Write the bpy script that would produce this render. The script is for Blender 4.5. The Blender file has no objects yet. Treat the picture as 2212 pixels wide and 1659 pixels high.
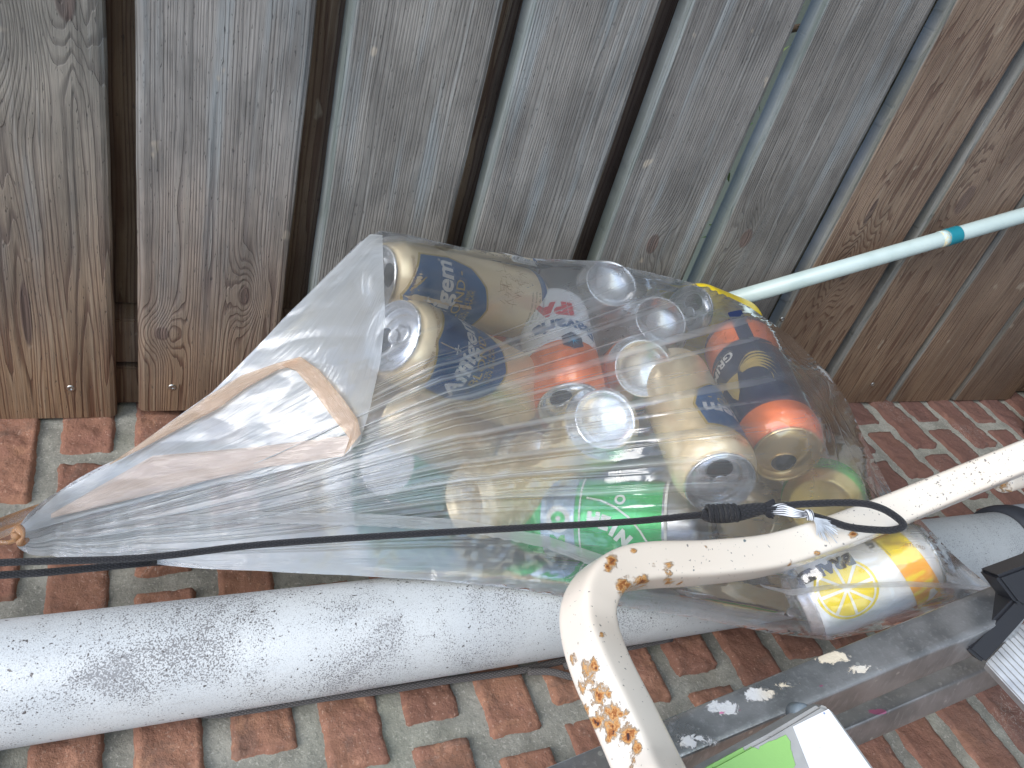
import bpy, bmesh, math, random
import numpy as np
from mathutils import Vector, Matrix, noise as mnoise

# ------------------------------------------------------------------ camera, sky, sun, exposure
sc = bpy.context.scene
COL = sc.collection
F = 1731.34                                   # focal length in pixels of a 2212 px wide picture
CAM = Vector((.658, .569, 1.40))
M = Matrix(((0.32930069, -0.6233048, 0.70926171), (0.25732484, 0.78196636, 0.56772576), (-0.90848499, -0.00444183, 0.41789387)))
cam = bpy.data.cameras.new('camera'); cam.sensor_width = 36; cam.lens = F / 2212 * 36
cam.clip_start = .02; cam.clip_end = 300
co = bpy.data.objects.new('camera', cam); COL.objects.link(co)
co.matrix_world = Matrix.Translation(CAM) @ M.to_4x4()
sc.camera = co
world = bpy.data.worlds.new('World'); sc.world = world; world.use_nodes = True
wt = world.node_tree
sky = wt.nodes.new('ShaderNodeTexSky'); sky.sky_type = 'NISHITA'; sky.sun_disc = False
SUN_EL, SUN_AZ = math.radians(54), math.radians(60)      # azimuth measured from +X towards +Y
sky.sun_elevation = SUN_EL; sky.sun_rotation = math.pi / 2 - SUN_AZ
bg = wt.nodes['Background']; bg.inputs[1].default_value = .15
wt.links.new(sky.outputs[0], bg.inputs[0])
sl = bpy.data.lights.new('sun', 'SUN'); sl.energy = 1.35; sl.angle = math.radians(40); sl.color = (1, .965, .90)
so = bpy.data.objects.new('sun', sl); COL.objects.link(so)
sd = Vector((math.cos(SUN_EL) * math.cos(SUN_AZ), math.cos(SUN_EL) * math.sin(SUN_AZ), math.sin(SUN_EL)))
so.rotation_euler = sd.to_track_quat('Z', 'Y').to_euler()
so.location = (1, 1, 4)
sc.view_settings.view_transform = 'Standard'; sc.view_settings.look = 'None'
sc.view_settings.gamma = 1; sc.view_settings.exposure = 1.12
sc.cycles.transparent_max_bounces = 20; sc.cycles.max_bounces = 12
sc.cycles.transmission_bounces = 8; sc.cycles.caustics_refractive = True

# ------------------------------------------------------------------ geometry helpers
def W(px, py, d):
    """world point seen at (px, py) of the 2212x1659 picture, d metres along the camera axis"""
    return CAM + M @ Vector(((px - 1106) / F * d, (830 - py) / F * d, -d))
def project(p):
    v = M.transposed() @ (Vector(p) - CAM); d = -v.z
    return 1106 + v.x / d * F, 830 - v.y / d * F, d
def plane_depth(px, py, axis, val):
    r = M @ Vector(((px - 1106) / F, (830 - py) / F, -1))
    return (val - CAM[axis]) / r[axis]
def on_plane(px, py, axis, val): return W(px, py, plane_depth(px, py, axis, val))

def tag(o, label=None, cat=None, group=None, kind=None):
    if label: o['label'] = label
    if cat: o['category'] = cat
    if group: o['group'] = group
    if kind: o['kind'] = kind
    return o
def empty(name, loc=(0, 0, 0), mat=None):
    o = bpy.data.objects.new(name, None); o.empty_display_size = .02; COL.objects.link(o)
    if mat is not None: o.matrix_world = mat
    else: o.location = loc
    return o
def mesh_obj(name, verts, faces, mats, parent=None, smooth=False, uv=None, fmat=None, local=False):
    me = bpy.data.meshes.new(name)
    off = Vector((0, 0, 0))
    if parent is not None and not local: off = parent.matrix_basis.translation.copy()
    me.from_pydata([tuple(Vector(v) - off) for v in verts], [], faces)
    if not isinstance(mats, (list, tuple)): mats = [mats]
    for m in mats: me.materials.append(m)
    if fmat is not None: me.polygons.foreach_set('material_index', fmat)
    if smooth: me.polygons.foreach_set('use_smooth', [True] * len(me.polygons))
    if uv is not None:
        lay = me.uv_layers.new(name='map'); li = np.empty(len(me.loops), dtype=np.int32); me.loops.foreach_get('vertex_index', li)
        lay.data.foreach_set('uv', np.asarray(uv, dtype=np.float32)[li].ravel())
    me.update()
    o = bpy.data.objects.new(name, me); COL.objects.link(o)
    if parent is not None: o.parent = parent
    return o
class MB:
    def __init__(s): s.v = []; s.f = []; s.m = []
    def add(s, v, f, m=0):
        n = len(s.v); s.v += [Vector(x) for x in v]; s.f += [tuple(i + n for i in q) for q in f]; s.m += [m] * len(f)
    def box(s, c, size, R=None, m=0, bev=0):
        bm = bmesh.new(); bmesh.ops.create_cube(bm, size=1)
        for v in bm.verts: v.co = Vector((v.co.x * size[0], v.co.y * size[1], v.co.z * size[2]))
        if bev: bmesh.ops.bevel(bm, geom=bm.edges[:], offset=bev, segments=2, affect='EDGES')
        for v in bm.verts: v.co = (R @ v.co if R is not None else v.co) + Vector(c)
        bm.verts.index_update()
        s.add([v.co.copy() for v in bm.verts], [tuple(v.index for v in f.verts) for f in bm.faces], m); bm.free()
    def build(s, name, mats, parent=None, smooth=False, local=False):
        return mesh_obj(name, s.v, s.f, mats, parent, smooth, fmat=s.m, local=local)
def smooth_by_angle(o, ang=35):
    bm = bmesh.new(); bm.from_mesh(o.data)
    for e in bm.edges: e.smooth = not (len(e.link_faces) == 2 and e.calc_face_angle(0) > math.radians(ang))
    for f in bm.faces: f.smooth = True
    bm.to_mesh(o.data); bm.free()
def catmull(pts, n=12):
    pts = [Vector(p) for p in pts]; q = [2 * pts[0] - pts[1]] + pts + [2 * pts[-1] - pts[-2]]; out = []
    for i in range(1, len(q) - 2):
        for k in range(n):
            t = k / n; a, b, c, d = q[i - 1:i + 3]
            out.append(.5 * ((2 * b) + (c - a) * t + (2 * a - 5 * b + 4 * c - d) * t * t + (3 * b - a - 3 * c + d) * t ** 3))
    out.append(pts[-1]); return out
def sweep(path, prof, up=None, scale=None, cap=True):
    """prof: closed list of (a, b) offsets; parallel-transport frame; returns verts, faces, uv"""
    P = [Vector(p) for p in path]; n = len(prof); V = []; UV = []; Fc = []; L = 0
    t0 = (P[1] - P[0]).normalized()
    u = (up - t0 * up.dot(t0)).normalized() if up is not None else t0.orthogonal().normalized()
    for i, p in enumerate(P):
        t = (P[min(i + 1, len(P) - 1)] - P[max(i - 1, 0)]).normalized()
        u = (u - t * u.dot(t)).normalized(); w = t.cross(u)
        k = scale(i / (len(P) - 1)) if scale else 1
        if i: L += (p - P[i - 1]).length
        for j, (a, b) in enumerate(prof): V.append(p + u * a * k + w * b * k); UV.append((j / n, L))
        if i:
            o = (i - 1) * n
            for j in range(n): Fc.append((o + j, o + (j + 1) % n, o + n + (j + 1) % n, o + n + j))
    if cap: Fc.append(tuple(range(n))[::-1]); Fc.append(tuple(len(V) - n + j for j in range(n)))
    return V, Fc, UV
def circle(r, n=14): return [(r * math.cos(2 * math.pi * i / n), r * math.sin(2 * math.pi * i / n)) for i in range(n)]
def tube(name, path, r, mat, parent=None, n=14, scale=None, up=None, cap=True, sub=0):
    if sub: path = catmull(path, sub)
    V, Fc, UV = sweep(path, circle(r, n), up, scale, cap)
    return mesh_obj(name, V, Fc, mat, parent, True, UV)

# ------------------------------------------------------------------ shader helpers
class S:
    """socket wrapper with arithmetic"""
    def __init__(s, nt, x): s.nt = nt; s.x = x
    def _o(s, op, a, b=None, c=None, clamp=False):
        n = s.nt.nodes.new('ShaderNodeMath'); n.operation = op; n.use_clamp = clamp
        for i, q in enumerate((a, b, c)):
            if q is None: continue
            if isinstance(q, S): s.nt.links.new(q.x, n.inputs[i])
            else: n.inputs[i].default_value = q
        return S(s.nt, n.outputs[0])
    def __add__(s, o): return s._o('ADD', s, o)
    __radd__ = __add__
    def __sub__(s, o): return s._o('SUBTRACT', s, o)
    def __rsub__(s, o): return s._o('SUBTRACT', o, s)
    def __mul__(s, o): return s._o('MULTIPLY', s, o)
    __rmul__ = __mul__
    def __truediv__(s, o): return s._o('DIVIDE', s, o)
    def __neg__(s): return s * -1
    def abs(s): return s._o('ABSOLUTE', s)
    def frac(s): return s._o('FRACT', s)
    def exp(s): return s._o('EXPONENT', s)
    def sin(s): return s._o('SINE', s)
    def pow(s, k): return s._o('POWER', s, k)
    def max(s, k): return s._o('MAXIMUM', s, k)
    def min(s, k): return s._o('MINIMUM', s, k)
    def gt(s, k): return s._o('GREATER_THAN', s, k)
    def clamp(s): return s._o('ADD', s, 0.0, clamp=True)
    def step(s, a, b):
        n = s.nt.nodes.new('ShaderNodeMapRange'); n.interpolation_type = 'SMOOTHSTEP'
        s.nt.links.new(s.x, n.inputs['Value']); n.inputs['From Min'].default_value = a; n.inputs['From Max'].default_value = b
        return S(s.nt, n.outputs[0])
class Mat:
    def __init__(s, name, rough=.6, metal=0, col=(.5, .5, .5)):
        s.m = bpy.data.materials.new(name); s.m.use_nodes = True; s.nt = s.m.node_tree
        s.b = s.nt.nodes['Principled BSDF']; s.set('Roughness', rough); s.set('Metallic', metal); s.set('Base Color', col)
    def set(s, k, v):
        i = s.b.inputs[k]
        if isinstance(v, S): s.nt.links.new(v.x, i)
        elif isinstance(v, (tuple, list)): i.default_value = (*v, 1) if len(v) == 3 else v
        else: i.default_value = v
        return s
    def node(s, t): return s.nt.nodes.new(t)
    def pos(s):
        g = s.node('ShaderNodeNewGeometry'); x = s.node('ShaderNodeSeparateXYZ'); s.nt.links.new(g.outputs['Position'], x.inputs[0])
        return [S(s.nt, o) for o in x.outputs]
    def uv(s):
        g = s.node('ShaderNodeUVMap'); x = s.node('ShaderNodeSeparateXYZ'); s.nt.links.new(g.outputs[0], x.inputs[0])
        return [S(s.nt, o) for o in x.outputs][:2]
    def objc(s):
        g = s.node('ShaderNodeTexCoord'); x = s.node('ShaderNodeSeparateXYZ'); s.nt.links.new(g.outputs['Object'], x.inputs[0])
        return [S(s.nt, o) for o in x.outputs]
    def attr(s, name):
        g = s.node('ShaderNodeAttribute'); g.attribute_name = name; return S(s.nt, g.outputs['Fac'])
    def vec(s, *a):
        n = s.node('ShaderNodeCombineXYZ')
        for i, q in enumerate(a):
            if isinstance(q, S): s.nt.links.new(q.x, n.inputs[i])
            else: n.inputs[i].default_value = q
        return S(s.nt, n.outputs[0])
    def noise(s, v, scale=1, detail=3, rough=.5, dist=0):
        n = s.node('ShaderNodeTexNoise'); s.nt.links.new(v.x, n.inputs['Vector']); n.inputs['Scale'].default_value = scale
        n.inputs['Detail'].default_value = detail; n.inputs['Roughness'].default_value = rough; n.inputs['Distortion'].default_value = dist
        return S(s.nt, n.outputs['Fac'])
    def voro(s, v, scale=1, feat='F1', out='Distance', rnd=1):
        n = s.node('ShaderNodeTexVoronoi'); n.feature = feat; s.nt.links.new(v.x, n.inputs['Vector']); n.inputs['Scale'].default_value = scale
        n.inputs['Randomness'].default_value = rnd
        return S(s.nt, n.outputs[out])
    def mix(s, f, a, b):
        n = s.node('ShaderNodeMix'); n.data_type = 'RGBA'
        for k, q in ((0, f), (6, a), (7, b)):
            if isinstance(q, S): s.nt.links.new(q.x, n.inputs[k])
            elif isinstance(q, (tuple, list)): n.inputs[k].default_value = (*q, 1)
            else: n.inputs[k].default_value = q
        return S(s.nt, n.outputs[2])
    def bump(s, h, dist=.001, strength=1, nrm=None):
        n = s.node('ShaderNodeBump'); s.nt.links.new(h.x, n.inputs['Height']); n.inputs['Distance'].default_value = dist
        n.inputs['Strength'].default_value = strength
        if nrm: s.nt.links.new(nrm.x, n.inputs['Normal'])
        return S(s.nt, n.outputs[0])

# ------------------------------------------------------------------ brick wall
def mat_brick():
    m = Mat('brick', .92); x, y, z = m.pos(); v = m.vec(x, y, z); r = m.attr('tone')
    big = m.noise(v, 14, 4, .6); fine = m.noise(v, 160, 4, .7); mid = m.noise(v, 45, 5, .65, .4)
    c = m.mix(r, (.165, .080, .052), (.34, .172, .105)); c = m.mix(big.step(.35, .75), c, (.25, .118, .082))
    c = m.mix(mid.step(.58, .72) * .55, c, (.50, .26, .17)); c = m.mix(fine.step(.56, .74) * .55, c, (.10, .05, .04))
    c = m.mix(m.noise(v, 420, 2).step(.62, .72) * .5, c, (.5, .34, .26))
    c = m.mix(m.noise(v, 24, 4, .7, 1).step(.52, .66) * .5, c, (.13, .085, .065)); c = m.mix(m.noise(m.vec(x + 3, y, z), 19, 4, .7, 1).step(.55, .70) * .5, c, (.46, .24, .14))
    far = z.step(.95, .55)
    c = m.mix(far * .7, c, (.115, .058, .050))  # lower bricks: deeper tone, with shade painted into the colour
    web = m.noise(m.vec(x, y, z), 60, 3, .6, 2.5); pat = m.noise(v, 9, 2).step(.52, .7)
    line = (web - .5).abs().step(.012, .0); c = m.mix(line * pat * .8, c, (.55, .52, .46))
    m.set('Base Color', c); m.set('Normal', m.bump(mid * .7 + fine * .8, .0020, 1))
    return m.m
def mat_mortar():
    m = Mat('mortar', .95); x, y, z = m.pos(); v = m.vec(x, y, z)
    a = m.noise(v, 30, 5, .6); f = m.noise(v, 330, 4, .75)
    c = m.mix(a.step(.3, .7), (.20, .195, .165), (.34, .33, .28)); c = m.mix(f.step(.5, .68) * .5, c, (.10, .10, .09))
    c = m.mix(m.noise(v, 500, 1).step(.62, .7) * .5, c, (.5, .48, .42))
    c = m.mix(m.noise(v, 7, 3).step(.5, .75) * .35, c, (.20, .22, .15))
    m.set('Base Color', c); m.set('Normal', m.bump(f * .5 + a, .0018, 1)); return m.m
def build_wall():
    rnd = random.Random(4)
    t = empty('brick_wall', (0, -.1, 0)); tag(t, 'rough red brick house wall with wide grey mortar joints behind the pipe', 'wall')
    V = []; Fc = []; T = []
    pitch = .0625
    for k in range(-23, 24):
        z0 = 1.40 + (k + .385) * pitch; z1 = z0 + .047
        if z0 < .01: continue
        if k % 2 == 0: J = [-.16, .053, .163, .375, .585, .69, .90, 1.11, 1.22, 1.43, 1.64, 1.85]
        else: J = [-.31, -.10, .110, .210, .393, .60, .81, .92, 1.13, 1.34, 1.45, 1.66, 1.87]
        jit = rnd.uniform(-.006, .006)
        near = -24 <= k <= 6
        for a, b in zip(J[:-1], J[1:]):
            a2, b2 = a + jit + .0075, b + jit - .0075 + rnd.uniform(-.002, .002)
            cell = .0032 if (near and a < .62) else .02
            nx = max(4, int((b2 - a2) / cell)); nz = max(4, int((z1 - z0) / cell)); base = len(V); tone = min(1, max(0, rnd.gauss(.5, .28)))
            sd_ = rnd.uniform(0, 100); tilt = rnd.uniform(-.0015, .0015); y0 = .0034 + rnd.uniform(-.001, .0018)
            for i in range(nx + 1):
                for j in range(nz + 1):
                    u = i / nx; w = j / nz; x = a2 + (b2 - a2) * u; z = z0 + (z1 - z0) * w
                    ed = min(x - a2, b2 - x, z - z0, z1 - z)
                    # ragged outline
                    q = mnoise.noise(Vector((x * 60, z * 60, sd_))); q2 = mnoise.noise(Vector((x * 160, z * 160, sd_ + 9)))
                    cx = (x - (a2 + b2) / 2); cz = (z - (z0 + z1) / 2)
                    if ed < 1e-6:
                        x -= (q * .0032 + q2 * .0020) * (1 if cx > 0 else -1) if (i in (0, nx)) else 0
                        z -= (q * .0032 + q2 * .0020) * (1 if cz > 0 else -1) if (j in (0, nz)) else 0
                        if i in (0, nx) and j in (0, nz): x -= .0025 * (1 if cx > 0 else -1); z -= .0025 * (1 if cz > 0 else -1)
                    ero = max(0, 1 - ed / .0030)
                    rg = abs(mnoise.noise(Vector((x * 34, z * 34, sd_ + 3)))) ** .6
                    h = y0 + tilt * (u - .5) * 2 + .0018 * mnoise.noise(Vector((x * 45, z * 45, sd_))) + .0012 * q2 - .0020 * (1 - min(1, rg * 3.5)) - .0028 * ero ** 2
                    h += .0007 * mnoise.noise(Vector((x * 420, z * 420, sd_)))
                    if ed < 1e-6: h = -.004
                    V.append((x, h, z)); T.append(tone)
            for i in range(nx):
                for j in range(nz):
                    o = base + i * (nz + 1) + j; Fc.append((o, o + 1, o + nz + 2, o + nz + 1))
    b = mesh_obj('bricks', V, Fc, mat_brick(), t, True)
    at = b.data.attributes.new('tone', 'FLOAT', 'POINT'); at.data.foreach_set('value', T)
    V = []; Fc = []; nx, nz = 300, 360
    for i in range(nx + 1):
        for j in range(nz + 1):
            x = -.31 + (2.1 if i > 280 else .0) * 0 + (i / nx) * 1.2; z = 0.0 + j / nz * 1.75
            V.append((x, -.001 + .0016 * mnoise.noise(Vector((x * 40, z * 40, 5))) + .0007 * mnoise.noise(Vector((x * 190, z * 190, 5))), z))
    for i in range(nx):
        for j in range(nz):
            o = i * (nz + 1) + j; Fc.append((o, o + 1, o + nz + 2, o + nz + 1))
    n = len(V)   # coarse rest of the wall face and its body
    V += [(.89, -.001, 0), (1.9, -.001, 0), (1.9, -.001, 1.75), (.89, -.001, 1.75), (-.31, -.001, 1.75), (-.31, -.001, 2.9), (1.9, -.001, 2.9),
          (-.31, -.22, 0), (1.9, -.22, 0), (1.9, -.22, 2.9), (-.31, -.22, 2.9), (-.31, -.001, 0)]
    Fc += [(n, n + 3, n + 2, n + 1), (n + 4, n + 5, n + 6, n + 2), (n + 7, n + 8, n + 9, n + 10), (n + 1, n + 2, n + 6, n + 9, n + 8), (n + 5, n + 10, n + 9, n + 6), (n + 11, n + 7, n + 10, n + 5)]
    mesh_obj('mortar', V, Fc, mat_mortar(), t, True)
build_wall()

# ------------------------------------------------------------------ ground
def build_ground():
    m = Mat('paving', .9); x, y, z = m.pos(); v = m.vec(x, y, z)
    c = m.mix(m.noise(v, 12, 5).step(.3, .7), (.12, .12, .12), (.22, .21, .2))
    gx = (x / .3).frac(); gy = (y / .3).frac(); j = (gx - .5).abs().gt(.485).max((gy - .5).abs().gt(.485))
    c = m.mix(j, c, (.05, .05, .045)); m.set('Base Color', c)
    V = [(-90, -90, 0), (90, -90, 0), (90, 90, 0), (-90, 90, 0)]
    o = mesh_obj('ground', V, [(0, 1, 2, 3)], m.m); tag(o, kind='structure')
build_ground()

# ------------------------------------------------------------------ fence
def mat_wood(name, zc, ztop=None, knots=(), lin=260, quad=0, along=0, wy=(.05, .25), brown=0, grey=(.28, .265, .24), warp=3, seed=0, blue=.5, dark=0):
    """weathered board: rings run along Y; knots = (y, z, rings, size_y, size_z)"""
    m = Mat(name, .8); x, y, z = m.pos(); v = m.vec(x, y, z)
    zz = z - zc
    w1 = m.noise(m.vec(y * 3.2 + seed, z * 11, x * 2), 1, 2) - .5
    w2 = m.noise(m.vec(y * 12 + seed, z * 60, x * 2), 1, 3) - .5
    u = zz * lin + w1 * warp + w2 * .9 + (m.noise(m.vec(y * .6, z * 42, seed), 1, 2) - .5) * 9
    if quad: u = u + zz * zz * quad
    if along: u = u + y * along
    core = None
    for (ky, kz, kr, sy, sz) in knots:
        dy = (y - ky + w1 * .012) / sy; dz = (z - kz + w1 * .006) / sz; d2 = dy * dy + dz * dz
        u = u + (-d2).exp() * kr
        k = (d2 * 7).max(0.0) ; k = k.step(1.0, .55); core = k if core is None else core.max(k)
    fr = u.frac(); late = fr.step(.45, .92) * fr.step(1.0, .955)
    fine = m.noise(m.vec(y * 22, z * 900, x * 400), 1, 3, .7)
    fib = m.noise(m.vec(y * 6, z * 260, seed), 1, 4, .6)
    blot = m.noise(m.vec(y * 9, z * 18, seed + 3), 1, 4, .6)
    spk = m.noise(m.vec(y * 130, z * 420, seed), 1, 2, .6)
    wx = (y + (blot - .5) * .16).step(*wy)                       # 0 near the wall (still brown), 1 weathered
    if brown: wx = wx * (1 - brown)
    ge = m.mix(blot.step(.35, .65), grey, tuple(g * .55 for g in grey))
    ge = m.mix(m.noise(m.vec(y * 4, z * 45, seed + 8), 1, 3).step(.52, .68) * blue, ge, (.27, .315, .325))
    gl = m.mix(.5, ge, (.055, .048, .045))
    be = m.mix(blot.step(.3, .7), (.255, .158, .088), (.16, .094, .052)); be = m.mix(fib.step(.5, .7) * .45, be, (.40, .31, .21))
    bl = (.095, .035, .014)
    stk = m.noise(m.vec(y * 2.4, z * 110, seed + 2), 1, 3, .6); ge = m.mix(stk.step(.5, .7) * .55, ge, tuple(g * .42 for g in grey)); ge = m.mix(stk.step(.45, .28) * .4, ge, (.40, .405, .38))
    e = m.mix(wx, be, ge); l = m.mix(wx, bl, gl)
    c = m.mix(late * .85, e, l)
    c = m.mix(fine.step(.5, .72) * .45, c, (.045, .036, .032))
    c = m.mix(spk.step(.62, .74) * .55, c, (.03, .03, .03))
    c = m.mix(m.noise(m.vec(y * 30, z * 40, seed + 5), 1, 2).step(.71, .76) * .5, c, (.42, .36, .27))
    if core is not None: c = m.mix(core * .75, c, m.mix(fib.step(.4, .6), (.13, .085, .07), (.055, .035, .03)))
    if ztop: c = m.mix((z + (blot - .5) * .006 - ztop).step(-.006, -.003) * .75, c, m.mix(fib.step(.4, .6), (.10, .125, .11), (.19, .215, .21)))
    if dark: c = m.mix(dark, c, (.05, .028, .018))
    hsv = m.node('ShaderNodeHueSaturation'); hsv.inputs['Value'].default_value = 1.0; m.nt.links.new(c.x, hsv.inputs['Color']); m.set('Base Color', S(m.nt, hsv.outputs[0]))
    m.set('Roughness', m.noise(m.vec(y * 9, z * 200, 0), 1, 2) * .3 + .55)
    h = (1 - late) * .55 + fine * .5 + fib * .5 - spk.step(.62, .74) * .3
    if core is not None: h = h + core * .4
    m.set('Normal', m.bump(h, .0011, 1)); return m.m

MC = .658                                           # the fence plane is X = 0
def zb(k): return 1.40 + k * MC                     # board edges measured as Z / camera distance
BOARDS = [  # top, bottom, Y of the end at the wall, material settings
    (.233, .0355, .004, dict(lin=150, quad=900, along=-5, wy=(-.02, .40), knots=[(.36, 1.500, 7, .05, .030), (.385, 1.448, -5, .045, .020), (.12, 1.49, 3, .10, .012)], seed=1, blue=.35, grey=(.285, .265, .222), warp=3)),
    (.0065, -.185, .011, dict(lin=230, quad=500, wy=(-.04, .36), knots=[(.150, 1.315, 6, .030, .013), (.105, 1.385, -5, .022, .018)], seed=2, blue=.45, warp=2.5)),
    (-.222, -.410, .006, dict(lin=330, wy=(-.10, .15), seed=3, blue=.45, grey=(.262, .25, .222), warp=2)),
    (-.444, -.627, .006, dict(lin=330, wy=(-.10, .13), seed=4, blue=.5, grey=(.242, .232, .21), warp=2)),
    (-.667, -.853, .006, dict(lin=320, wy=(-.10, .14), seed=5, blue=.5, grey=(.21, .20, .182), knots=[(.235, .900, -5, .035, .020)], warp=2.5)),
    (-.883, -1.086, .004, dict(lin=330, wy=(-.05, .12), seed=6, blue=.4, grey=(.20, .188, .168), knots=[(.25, .780, 6, .035, .022)], warp=3)),
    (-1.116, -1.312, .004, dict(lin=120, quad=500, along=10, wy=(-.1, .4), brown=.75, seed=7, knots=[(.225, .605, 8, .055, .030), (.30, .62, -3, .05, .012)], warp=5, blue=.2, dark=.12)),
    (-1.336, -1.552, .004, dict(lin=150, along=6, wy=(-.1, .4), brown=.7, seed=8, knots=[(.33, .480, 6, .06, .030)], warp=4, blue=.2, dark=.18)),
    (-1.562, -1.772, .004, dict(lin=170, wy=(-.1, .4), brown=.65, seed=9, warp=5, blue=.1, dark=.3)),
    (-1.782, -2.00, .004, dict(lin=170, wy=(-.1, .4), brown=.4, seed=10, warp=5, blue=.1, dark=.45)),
]
def board_mesh(name, z0, z1, y0, y1, x0, x1, mat, parent, seed, ch=.0055):
    """plank along Y with eased front edges and a slightly wandering outline"""
    prof = [(x0, z0), (x1 - ch, z0), (x1 - ch * .3, z0 + ch * .3), (x1, z0 + ch), (x1 + .0003, (z0 + z1) / 2), (x1, z1 - ch), (x1 - ch * .3, z1 - ch * .3), (x1 - ch, z1), (x0, z1)]
    n = 90; V = []; Fc = []; k = len(prof); zc = (z0 + z1) / 2
    for i in range(n + 1):
        y = y0 + (y1 - y0) * (i / n) ** 1.3
        for (x, z) in prof:
            s = 1 if z > zc else -1
            V.append((x + .0006 * mnoise.noise(Vector((y * 9, z * 9, seed))), y, z + s * .0007 * mnoise.noise(Vector((y * 16, s * 3 + seed, 0))) + s * .0003 * mnoise.noise(Vector((y * 90, s * 5 + seed, 2)))))
        if i:
            o = (i - 1) * k
            for j in range(k): Fc.append((o + j, o + k + j, o + k + (j + 1) % k, o + (j + 1) % k))
    Fc.append(tuple(range(k))); Fc.append(tuple(len(V) - k + j for j in range(k))[::-1])
    return mesh_obj(name, V, Fc, mat, parent)
def build_fence():
    t = empty('wooden_fence', (-.03, .5, 0)); tag(t, 'weathered board fence of wide horizontal planks meeting the brick wall at its corner', 'fence')
    screw = Mat('screw_metal', .35, 1, (.5, .48, .44)).m
    for i, (a, b, y0, kw) in enumerate(BOARDS):
        zt, z_b = zb(a), zb(b)
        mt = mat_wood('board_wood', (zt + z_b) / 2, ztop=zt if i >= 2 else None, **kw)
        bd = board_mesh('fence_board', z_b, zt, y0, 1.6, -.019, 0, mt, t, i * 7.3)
        bd.name = 'fence_board'
    for (px, py) in ((153, 839), (372, 837), (1885, 831), (1690, 690)):
        p = on_plane(px, py, 0, .0002); mb = MB()
        n = 16; V = []; Fc = []
        for r, x in ((.0001, .0003), (.0010, .0003), (.0013, .0011), (.0030, .0009), (.0036, .0001)):
            for q in range(n): V.append(Vector((p.x + x, p.y + r * math.cos(q * 2 * math.pi / n), p.z + r * math.sin(q * 2 * math.pi / n))))
        for s_ in range(4):
            for q in range(n): Fc.append((s_ * n + q, s_ * n + (q + 1) % n, (s_ + 1) * n + (q + 1) % n, (s_ + 1) * n + q))
        mesh_obj('screw', V, Fc, screw, t, True)
    # upper boards outside the frame
    for i, (a, b) in enumerate(((.46, .262), (.69, .49))):
        board_mesh('fence_board', zb(b), zb(a), .006, 1.6, -.019, 0, mat_wood('board_wood', zb((a + b) / 2), lin=300, seed=20 + i, wy=(-.1, .1)), t, 90 + i)
    # uprights at the wall and the boards on the far side
    pm = mat_wood('post_wood', 1, lin=40, seed=30, brown=.9, wy=(0, .1), dark=.35)
    rp = MB(); rp.box((-.047, .0265, .95), (.055, .045, 1.9), bev=.002); rp.build('fence_post', pm, t)
    rp = MB(); rp.box((-.049, .078, .95), (.055, .05, 1.9), bev=.002); rp.build('fence_post', pm, t)
    rm = mat_wood('rear_board_wood', 1, lin=180, seed=31, brown=.85, wy=(0, .1), dark=.30)
    rear = [(.34, .14), (.10, -.10), (-.12, -.30), (-.33, -.52), (-.56, -.765), (-1.20, -1.40), (-1.43, -1.65), (-1.68, -1.9), (.6, .38)]
    for i, (a, b) in enumerate(rear):
        board_mesh('rear_board', zb(b), zb(a), .105, 1.6, -.066, -.048, rm, t, 50 + i)
    pe = Mat('mossy_lit_edge', .9, 0, (.36, .33, .20)); x, y, z = pe.pos(); pe.set('Base Color', pe.mix(pe.noise(pe.vec(x, y * 40, z * 40), 1, 4).step(.45, .7), (.40, .37, .24), (.16, .15, .09)))  # pale batten: light on the rear edge is put into its mossy colour
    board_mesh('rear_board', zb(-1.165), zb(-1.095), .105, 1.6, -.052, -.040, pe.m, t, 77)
build_fence()

# ------------------------------------------------------------------ garden glimpsed through the gap
def build_garden():
    rnd = random.Random(8)
    g = Mat('leaf', .5); x, y, z = g.pos(); g.set('Base Color', g.mix(g.noise(g.vec(x, y, z), 14, 2).step(.35, .65), (.05, .13, .02), (.22, .26, .05)))
    t = empty('garden_shrub', (-.9, .6, 0)); tag(t, 'leafy green shrub glimpsed through the narrow gap in the fence', 'shrub')
    V = []; Fc = []
    for k in range(900):
        c = Vector((-.9 + rnd.gauss(0, .22), .6 + rnd.gauss(0, .5), abs(rnd.gauss(.25, .22)))); a = Vector((rnd.uniform(-1, 1), rnd.uniform(-1, 1), rnd.uniform(-.4, 1))).normalized(); b = a.orthogonal().normalized(); L = rnd.uniform(.03, .06)
        n = len(V); V += [c, c + a * L * .5 + b * L * .25, c + a * L, c + a * L * .5 - b * L * .25]; Fc.append((n, n + 1, n + 2, n + 3))
    mesh_obj('foliage', V, Fc, g.m, t)
    bark = Mat('bark', .9, 0, (.12, .08, .05)).m
    for k in range(5):
        tube('stem', [(-.9 + rnd.uniform(-.1, .1), .6 + k * .1 - .2, 0), (-.9 + rnd.uniform(-.2, .2), .6 + (k * .1 - .2) * 2, .5)], .008, bark, t)
    p = Mat('gravel', .9, 0, (.10, .11, .075)); o = mesh_obj('path', [(-4, -3, .004), (-.4, -3, .004), (-.4, 5, .004), (-4, 5, .004)], [(0, 1, 2, 3)], p.m); tag(o, kind='structure')
build_garden()

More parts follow.
